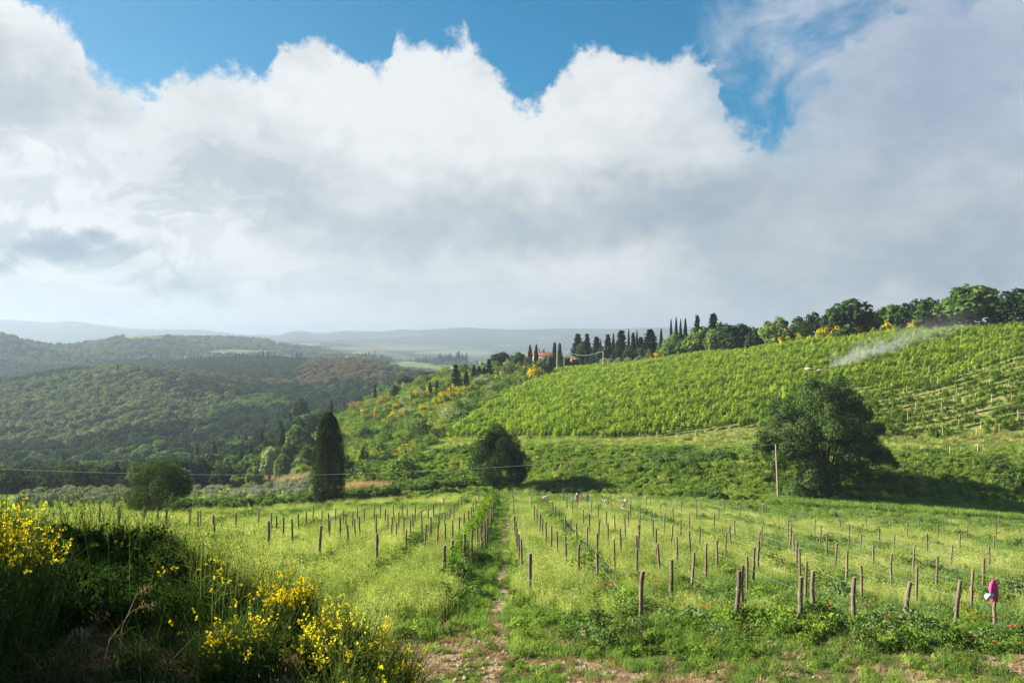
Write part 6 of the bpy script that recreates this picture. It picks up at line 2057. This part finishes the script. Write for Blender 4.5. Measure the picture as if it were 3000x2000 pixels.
def person(X, Y, Z, rz, J, label, jacket, sleeves, trousers, cap, vest=None, shorts=False):
    """J: joint positions of a posed body, metres, feet at z=0, facing +X"""
    e = empty('person', (X, Y, Z), rz)
    names = ['pelvis', 'waist', 'chest', 'neck', 'head', 'crownp', 'lsh', 'lel', 'lwr', 'lha', 'rsh', 'rel', 'rwr', 'rha', 'lhip', 'lkn', 'lan', 'lto', 'rhip', 'rkn', 'ran', 'rto']
    rad = [(.15, .11), (.125, .095), (.15, .105), .055, (.085, .075), .06, .055, .04, .028, .035, .055, .04, .028, .035, .085, .055, .04, .03, .085, .055, .04, .03]
    I = {n: i for i, n in enumerate(names)}
    ed = [('pelvis', 'waist'), ('waist', 'chest'), ('chest', 'neck'), ('neck', 'head'), ('head', 'crownp'), ('chest', 'lsh'), ('lsh', 'lel'), ('lel', 'lwr'), ('lwr', 'lha'), ('chest', 'rsh'), ('rsh', 'rel'), ('rel', 'rwr'), ('rwr', 'rha'),
          ('pelvis', 'lhip'), ('lhip', 'lkn'), ('lkn', 'lan'), ('lan', 'lto'), ('pelvis', 'rhip'), ('rhip', 'rkn'), ('rkn', 'ran'), ('ran', 'rto')]
    skin_obj('body', e, [J[n] for n in names], [(I[a], I[b]) for a, b in ed], rad, M['skin'])

    def part(nm_, ns, es, rr_, mat):
        ii = {n: i for i, n in enumerate(ns)}
        skin_obj(nm_, e, [J[n] for n in ns], [(ii[a], ii[b]) for a, b in es], rr_, mat)
    part('jacket', ['pelvis', 'waist', 'chest', 'neck', 'lsh', 'rsh'], [('pelvis', 'waist'), ('waist', 'chest'), ('chest', 'neck'), ('chest', 'lsh'), ('chest', 'rsh')], [(.18, .135), (.155, .125), (.18, .135), .07, .075, .075], jacket)
    for s in 'lr':
        part('sleeve', [s + 'sh', s + 'el', s + 'wr'], [(s + 'sh', s + 'el'), (s + 'el', s + 'wr')], [.072, .055, .042], sleeves)
        if shorts:
            J['k' + s] = tuple((np.array(J[s + 'hip']) + np.array(J[s + 'kn'])) / 2)
            part('trouser_leg', ['pelvis', s + 'hip', 'k' + s], [('pelvis', s + 'hip'), (s + 'hip', 'k' + s)], [.13, .11, .09], trousers)
        else:
            part('trouser_leg', ['pelvis', s + 'hip', s + 'kn', s + 'an'], [('pelvis', s + 'hip'), (s + 'hip', s + 'kn'), (s + 'kn', s + 'an')], [.13, .10, .075, .06], trousers)
        part('shoe', [s + 'an', s + 'to'], [(s + 'an', s + 'to')], [.055, .045], CL['dark'])
    if vest: 
        part('vest', ['pelvis', 'waist', 'chest'], [('pelvis', 'waist'), ('waist', 'chest')], [(.19, .145), (.168, .138), (.195, .15)], vest)
    hd = np.array(J['head']); cp = np.array(J['crownp']); up = unit(cp - hd)
    g = Geo()
    u = unit(np.cross(up, [0, 1, 0.01])); v = np.cross(up, u)
    ang = np.linspace(0, 6.283, 12, endpoint=False)
    rings = [(-0.01, 0.105), (0.05, 0.112), (0.10, 0.09), (0.135, 0.04)]
    V = np.concatenate([hd + up * (0.03 + z) + q * (np.cos(ang)[:, None] * u + np.sin(ang)[:, None] * v) for z, q in rings])
    g.add(V, [(i * 12 + k, i * 12 + (k + 1) % 12, (i + 1) * 12 + (k + 1) % 12, (i + 1) * 12 + k) for i in range(3) for k in range(12)])
    fw = np.array([1.0, 0, 0]) - up * up[0]; fw = unit(fw); sd = np.cross(up, fw)
    bb_ = hd + up * 0.03
    g.add(np.array([bb_ + fw * 0.09 + sd * 0.07, bb_ + fw * 0.20 + sd * 0.05, bb_ + fw * 0.20 - sd * 0.05, bb_ + fw * 0.09 - sd * 0.07]), [(0, 1, 2, 3)])
    g.obj('cap', cap, e)
    tag(e, label, 'person')
    return e


def pose(kind):
    J = dict(pelvis=(0, 0, .93), waist=(0.0, 0, 1.10), chest=(0.0, 0, 1.32), neck=(.02, 0, 1.47), head=(.05, 0, 1.58), crownp=(.05, 0, 1.67), lsh=(0, .19, 1.40), rsh=(0, -.19, 1.40),
             lel=(.04, .24, 1.13), rel=(.04, -.24, 1.13), lwr=(.24, .14, 1.03), rwr=(.24, -.14, 1.03), lha=(.32, .09, 1.04), rha=(.32, -.09, 1.04),
             lhip=(0, .10, .88), rhip=(0, -.10, .88), lkn=(.03, .12, .48), rkn=(.03, -.12, .48), lan=(0, .13, .08), ran=(-.02, -.14, .08), lto=(.16, .14, .03), rto=(.14, -.16, .03))
    if kind == 'bend':
        J.update(pelvis=(-.05, 0, .88), waist=(.10, 0, .98), chest=(.30, 0, 1.05), neck=(.45, 0, 1.05), head=(.56, 0, 1.03), crownp=(.63, 0, 1.08), lsh=(.36, .18, 1.02), rsh=(.36, -.18, 1.02),
                 lel=(.42, .20, .75), rel=(.42, -.20, .75), lwr=(.50, .12, .52), rwr=(.50, -.12, .52), lha=(.53, .10, .44), rha=(.53, -.10, .44), lhip=(-.05, .10, .84), rhip=(-.05, -.10, .84), lkn=(.06, .12, .46), rkn=(.02, -.12, .46))
    if kind == 'crouch':
        J.update(pelvis=(-.10, 0, .42), waist=(.0, 0, .56), chest=(.10, 0, .76), neck=(.18, 0, .88), head=(.25, 0, .97), crownp=(.28, 0, 1.05), lsh=(.12, .18, .82), rsh=(.12, -.18, .82),
                 lel=(.28, .24, .60), rel=(.28, -.24, .60), lwr=(.46, .16, .50), rwr=(.46, -.16, .50), lha=(.53, .12, .48), rha=(.53, -.12, .48), lhip=(-.08, .11, .38), rhip=(-.08, -.11, .38),
                 lkn=(.28, .17, .50), rkn=(.28, -.17, .50), lan=(.05, .15, .08), ran=(.05, -.15, .08), lto=(.20, .16, .03), rto=(.20, -.16, .03))
    return J


for px, yt, H, kind, rz, lb, a in [
    (1690, 1446, 1.72, 'stand', math.radians(-100), 'person standing in a red vest over blue sleeves with a pale cap and brown trousers', (CL['red'], CL['blue'], CL['brown'], CL['cap'], CL['red'])),
    (1720, 1446, 1.70, 'stand', math.radians(-60), 'person standing in a red and white jacket, dark cap and blue jeans', (CL['white'], CL['red'], CL['jeans'], CL['dark'], None)),
    (1592, 1454, 1.15, 'bend', math.radians(10), 'leftmost worker, bending in a white shirt, pale cap and orange-red trousers', (CL['white'], CL['white'], CL['orange'], CL['white'], None)),
    (1781, 1467, 1.12, 'bend', math.radians(160), 'person bending low in white shirt and cap right of the standing pair', (CL['white'], CL['white'], CL['dark'], CL['white'], None)),
    (1827, 1464, 1.15, 'bend', math.radians(-40), 'person bending forward in a white shirt behind the crouching person', (CL['white'], CL['white'], CL['dark'], CL['hair'], None)),
    (1823, 1475, 1.06, 'crouch', math.radians(-20), 'person crouching in a purple checked shirt in front of a bending one', (CL['purple'], CL['purple'], CL['white'], CL['hair'], None))]:
    s_ = solve_post(px, yt, H)
    X, Y = s_
    person(X, Y, hz(X, Y) + 0.12, rz, pose(kind), lb, *a)


# ------------------------------------------------------------------ pink jacket and bag on a post
def jacket():
    X, Y = solve_post(2908, 1700, 1.75)
    Z = hz(X, Y)
    e = empty('vineyard_post', (X + 0.05, Y, Z))
    inst('post', PM[2], e, sc=(1.0, 1.0, 0.86))
    tag(e, 'short wooden post under the pink jacket near the right edge', 'post')
    j = empty('pink_jacket', (X, Y, Z + 1.78), 0.3); j.scale = (0.78, 0.7, 0.95)
    r = np.random.default_rng(2)
    n, m = 28, 14
    V = []
    for i in range(m):
        t = i / (m - 1)
        z = 0.04 - 0.88 * t
        rx = 0.06 + 0.16 * min(1, t * 3.5) - 0.10 * max(0, t - 0.45)
        ry = 0.05 + 0.09 * min(1, t * 3)
        for k in range(n):
            a_ = 6.283 * k / n
            fold = 1 + (0.10 + 0.14 * t) * math.sin(5 * a_ + 1.3 * t) + 0.07 * math.sin(11 * a_ - 2 * t)
            V.append((rx * fold * math.cos(a_) + 0.10 * t * t, ry * fold * math.sin(a_), z + 0.05 * math.sin(2 * a_) * t))
    g = Geo(); g.add(V, [(i * n + k, i * n + (k + 1) % n, (i + 1) * n + (k + 1) % n, (i + 1) * n + k) for i in range(m - 1) for k in range(n)])
    g.obj('cloth', CL['pink'], j, True)
    for sx, pts in ((-1, [(-0.12, -0.03, -0.12), (-0.22, -0.08, -0.30), (-0.26, -0.10, -0.46)]), (1, [(0.14, 0, -0.14), (0.25, 0, -0.35), (0.27, 0, -0.62)])):
        g = Geo(); tube(g, pts, [0.085, 0.07, 0.055], 10); g.obj('sleeve', CL['pink'], j, True)
    g = Geo(); tube(g, [(-0.1, -0.08, -0.02), (0.0, -0.12, -0.05), (0.1, -0.08, -0.01)], [0.05, 0.06, 0.05], 8); g.obj('hood', CL['pink'], j, True)
    tag(j, 'bright pink jacket hanging over a short post near the right edge', 'jacket')
    b = empty('plastic_bag', (X - 0.22, Y - 0.10, Z + 1.22), 0.2); b.scale = (0.85, 0.8, 0.75)
    V = []
    for i in range(8):
        t = i / 7; z = 0.16 - 0.36 * t
        q = 0.03 + 0.17 * math.sin(math.pi * min(1, t * 0.95 + 0.05)) ** 0.7
        for k in range(16):
            a_ = 6.283 * k / 16
            f_ = 1 + 0.12 * math.sin(3 * a_ + 4 * t) + 0.08 * math.sin(7 * a_)
            V.append((q * f_ * math.cos(a_) * 1.1, q * f_ * math.sin(a_) * 0.7, z + 0.1 * math.cos(a_) * 0.6))
    g = Geo(); g.add(V, [(i * 16 + k, i * 16 + (k + 1) % 16, (i + 1) * 16 + (k + 1) % 16, (i + 1) * 16 + k) for i in range(7) for k in range(16)])
    g.obj('pouch', CL['bag'], b, True)
    g = Geo(); tube(g, [(0.03, 0, 0.12), (0.08, 0.02, 0.26), (0.16, 0.05, 0.30)], 0.012, 5); g.obj('handle', CL['bag'], b)
    tag(b, 'pale plastic bag hanging beside the pink jacket', 'bag')


jacket()


# ------------------------------------------------------------------ tractor and its drifting spray
def tractor():
    X, Y = None, None
    Ys = 160 * 1.004 ** np.arange(0, 120); Xs = (2372 - 1500) / F * Ys
    top = HY - (height(Xs, Ys) + 2.75) / Ys * F
    k = int(np.argmax(top < 1079)); X, Y = float(Xs[k]), float(Ys[k])
    Z = hz(X, Y)
    e = empty('tractor', (X, Y, Z), math.radians(190))
    white = flat('white_paint', (0.75, 0.74, 0.74), 0.35); orange = flat('orange_paint', (0.70, 0.10, 0.02), 0.35)
    grey = flat('grey_metal', (0.2, 0.21, 0.22), 0.5); glass = flat('cab_glass', (0.05, 0.07, 0.08), 0.1)
    g = Geo(); box(g, (0, 0, 2.62), (2.5, 1.5, 0.16)); box(g, (0.0, 0, 2.74), (2.1, 1.2, 0.10)); g.obj('cab_roof', white, e)
    for sx in (-0.75, 0.75):
        for sy in (-0.6, 0.6):
            g = Geo(); box(g, (sx, sy, 1.85), (0.07, 0.07, 1.5)); g.obj('cab_pillar', grey, e)
    g = Geo(); box(g, (0.0, 0, 1.85), (1.4, 1.12, 1.3)); g.obj('cab_window', glass, e)
    g = Geo()
    v = np.array([(0.85, -0.4, 0.75), (2.5, -0.34, 0.75), (2.5, 0.34, 0.75), (0.85, 0.4, 0.75), (0.85, -0.4, 1.75), (2.35, -0.3, 1.5), (2.35, 0.3, 1.5), (0.85, 0.4, 1.75)])
    g.add(v, [(3, 2, 1, 0), (4, 5, 6, 7), (0, 1, 5, 4), (1, 2, 6, 5), (2, 3, 7, 6), (3, 0, 4, 7)]); g.obj('bonnet', orange, e)
    g = Geo(); box(g, (0, 0, 0.95), (1.9, 1.0, 0.6)); g.obj('chassis', orange, e)
    for wx, R, wy, ww in ((-0.55, 0.72, 0.68, 0.4), (1.9, 0.48, 0.62, 0.3)):
        for sy in (-1, 1):
            g = Geo(); tube(g, [(wx, sy * (wy - ww / 2), R), (wx, sy * (wy - ww / 2 + 0.05), R), (wx, sy * (wy + ww / 2 - 0.05), R), (wx, sy * (wy + ww / 2), R)], [R * 0.9, R, R, R * 0.9], 20)
            w_ = g.obj('wheel', CL['dark'], e)
            g = Geo(); tube(g, [(wx, sy * (wy + ww / 2 - 0.02), R), (wx, sy * (wy + ww / 2 + 0.03), R)], [R * 0.5, R * 0.45], 14); g.obj('rim', orange, w_)
    tag(e, 'small orange tractor with a white cab roof driving between the vine rows', 'tractor')
    s_ = empty('sprayer_trailer', (X + 3.6 * math.cos(math.radians(10)), Y + 3.6 * math.sin(math.radians(10)), hz(X + 3.5, Y + 0.6)), math.radians(190))
    g = Geo(); tube(g, [(-1.2, 0, 1.2), (-1.0, 0, 1.2), (0.9, 0, 1.2), (1.1, 0, 1.2)], [0.45, 0.62, 0.62, 0.45], 16); g.obj('tank', flat('yellow_tank', (0.30, 0.27, 0.15), 0.6), s_, True)
    g = Geo(); box(g, (0.2, 0, 0.55), (3.2, 0.8, 0.14)); g.obj('frame', grey, s_)
    g = Geo(); tube(g, [(-1.3, 0, 1.2), (-1.6, 0, 1.2)], [0.5, 0.55], 18); g.obj('fan', grey, s_)
    for sy in (-1, 1):
        g = Geo(); tube(g, [(0, sy * 0.5, 0.4), (0, sy * 0.75, 0.4)], 0.4, 16); g.obj('wheel', CL['dark'], s_)
    tag(s_, 'low sprayer trailer with a yellowish tank behind the tractor', 'sprayer')
    return X, Y, Z


TX, TY, TZ = tractor()


def spray():
    a = np.array([TX + 5.5, TY + 0.8, TZ + 2.6]); b = np.array(P3(2960, 945, 262.0))
    mid = (a + b) / 2; d = b - a; L = np.linalg.norm(d)
    g = Geo(); box(g, (0, 0, 0), (2, 2, 2))
    m, t = new_mat('spray_mist')
    tc = t.n('ShaderNodeTexCoord').outputs['Object']
    sp = t.n('ShaderNodeSeparateXYZ'); t.l.new(tc, sp.inputs[0])
    u = t.m('MULTIPLY', t.m('ADD', sp.outputs[0], 1.0), 0.5)
    wn = t.noise(t.vm('MULTIPLY', tc, (3.2, 1.0, 1.0)), 2.2, 4, 0.6)
    zc = t.m('ADD', sp.outputs[2], t.m('MULTIPLY', t.m('SUBTRACT', wn, 0.5), 1.3))
    rr_ = t.m('SQRT', t.m('ADD', t.m('MULTIPLY', sp.outputs[1], sp.outputs[1]), t.m('MULTIPLY', zc, zc)))
    w_ = t.m('ADD', 0.12, t.m('MULTIPLY', t.m('POWER', u, 0.7), 0.78))
    fall = t.mr(t.m('DIVIDE', rr_, w_), 1.0, 0.1)
    head = t.mr(u, 0.0, 0.035)
    thin = t.m('POWER', t.mr(u, 1.0, 0.0, 0.0, 1.0, False), 3.2)
    wisp = t.mr(wn, 0.30, 0.70)
    dens = t.m('MULTIPLY', t.m('MULTIPLY', fall, head), t.m('MULTIPLY', t.m('ADD', t.m('MULTIPLY', thin, 0.40), 0.012), t.m('ADD', 0.25, wisp)))
    dens = t.m('MULTIPLY', dens, t.mr(u, 1.0, 0.8))
    v = t.n('ShaderNodeVolumePrincipled'); v.inputs['Color'].default_value = (0.93, 0.96, 1.0, 1); v.inputs['Anisotropy'].default_value = 0.2
    t.l.new(dens, v.inputs['Density'])
    o_ = t.n('ShaderNodeOutputMaterial'); t.l.new(v.outputs[0], o_.inputs['Volume'])
    o = g.obj('spray_mist', m)
    o.location = tuple(mid)
    o.rotation_euler = Vector(tuple(d)).to_track_quat('X', 'Z').to_euler()
    o.scale = (L / 2, 8.0, 15.0)
    tag(o, 'pale spray mist trailing up the hill behind the tractor', 'mist', kind='stuff')


spray()


# ------------------------------------------------------------------ clods and straw on the bare soil
def clods():
    r = np.random.default_rng(55)
    protos = []
    for k in range(4):
        bm = bmesh.new(); bmesh.ops.create_icosphere(bm, subdivisions=1, radius=1.0)
        for v in bm.verts:
            v.co = v.co * (1 + r.normal(0, 0.22)); v.co.z *= 0.55
        me = bpy.data.meshes.new('clod'); bm.to_mesh(me); bm.free(); me.materials.append(M['clod']); protos.append(me)
    protos += [GP[10], GP[10]]
    n = 26000
    Y = r.uniform(15.5, 30, n); X = r.uniform(-0.30, 0.72, n) * (Y + 2)
    px = 1500 + X / Y * F
    f3 = fbm(X / 2.2, Y / 2.2, 3)
    k = (Y < 27) & (px > 1150) & (f3 > -0.2 + 0.05 * (Y - 20))
    tr = (np.abs(X + 0.45 + 0.12 * np.sin(Y * 0.7)) < 0.3)
    k |= tr
    X, Y = X[k], Y[k]
    n2 = 900
    Y2 = r.uniform(27, 110, n2); X2 = -0.45 - 0.12 * np.sin(Y2 * 0.7) + r.uniform(-0.3, 0.3, n2)
    X = np.concatenate([X, X2]); Y = np.concatenate([Y, Y2])
    idx = np.where(r.random(len(X)) < 0.8, r.integers(0, 4, len(X)), np.where(r.random(len(X)) < 0.4, 4, 5))
    S = np.where(idx < 4, 0.015 + 0.075 * r.random(len(X)) ** 2.5, r.uniform(0.2, 0.5, len(X)))
    P = np.stack([X, Y, height(X, Y) + 0.0], 1)
    scatter('soil_clods', protos, P, rrot(len(P), 0.2), S, idx, 'dry crumbly clods and straw on the bare soil at the front of the field', 'clods')


M['clod'] = solid_mat('dry_soil', (0.21, 0.155, 0.10), (0.34, 0.265, 0.175), 3.0, 0.95, 0.4)
clods()
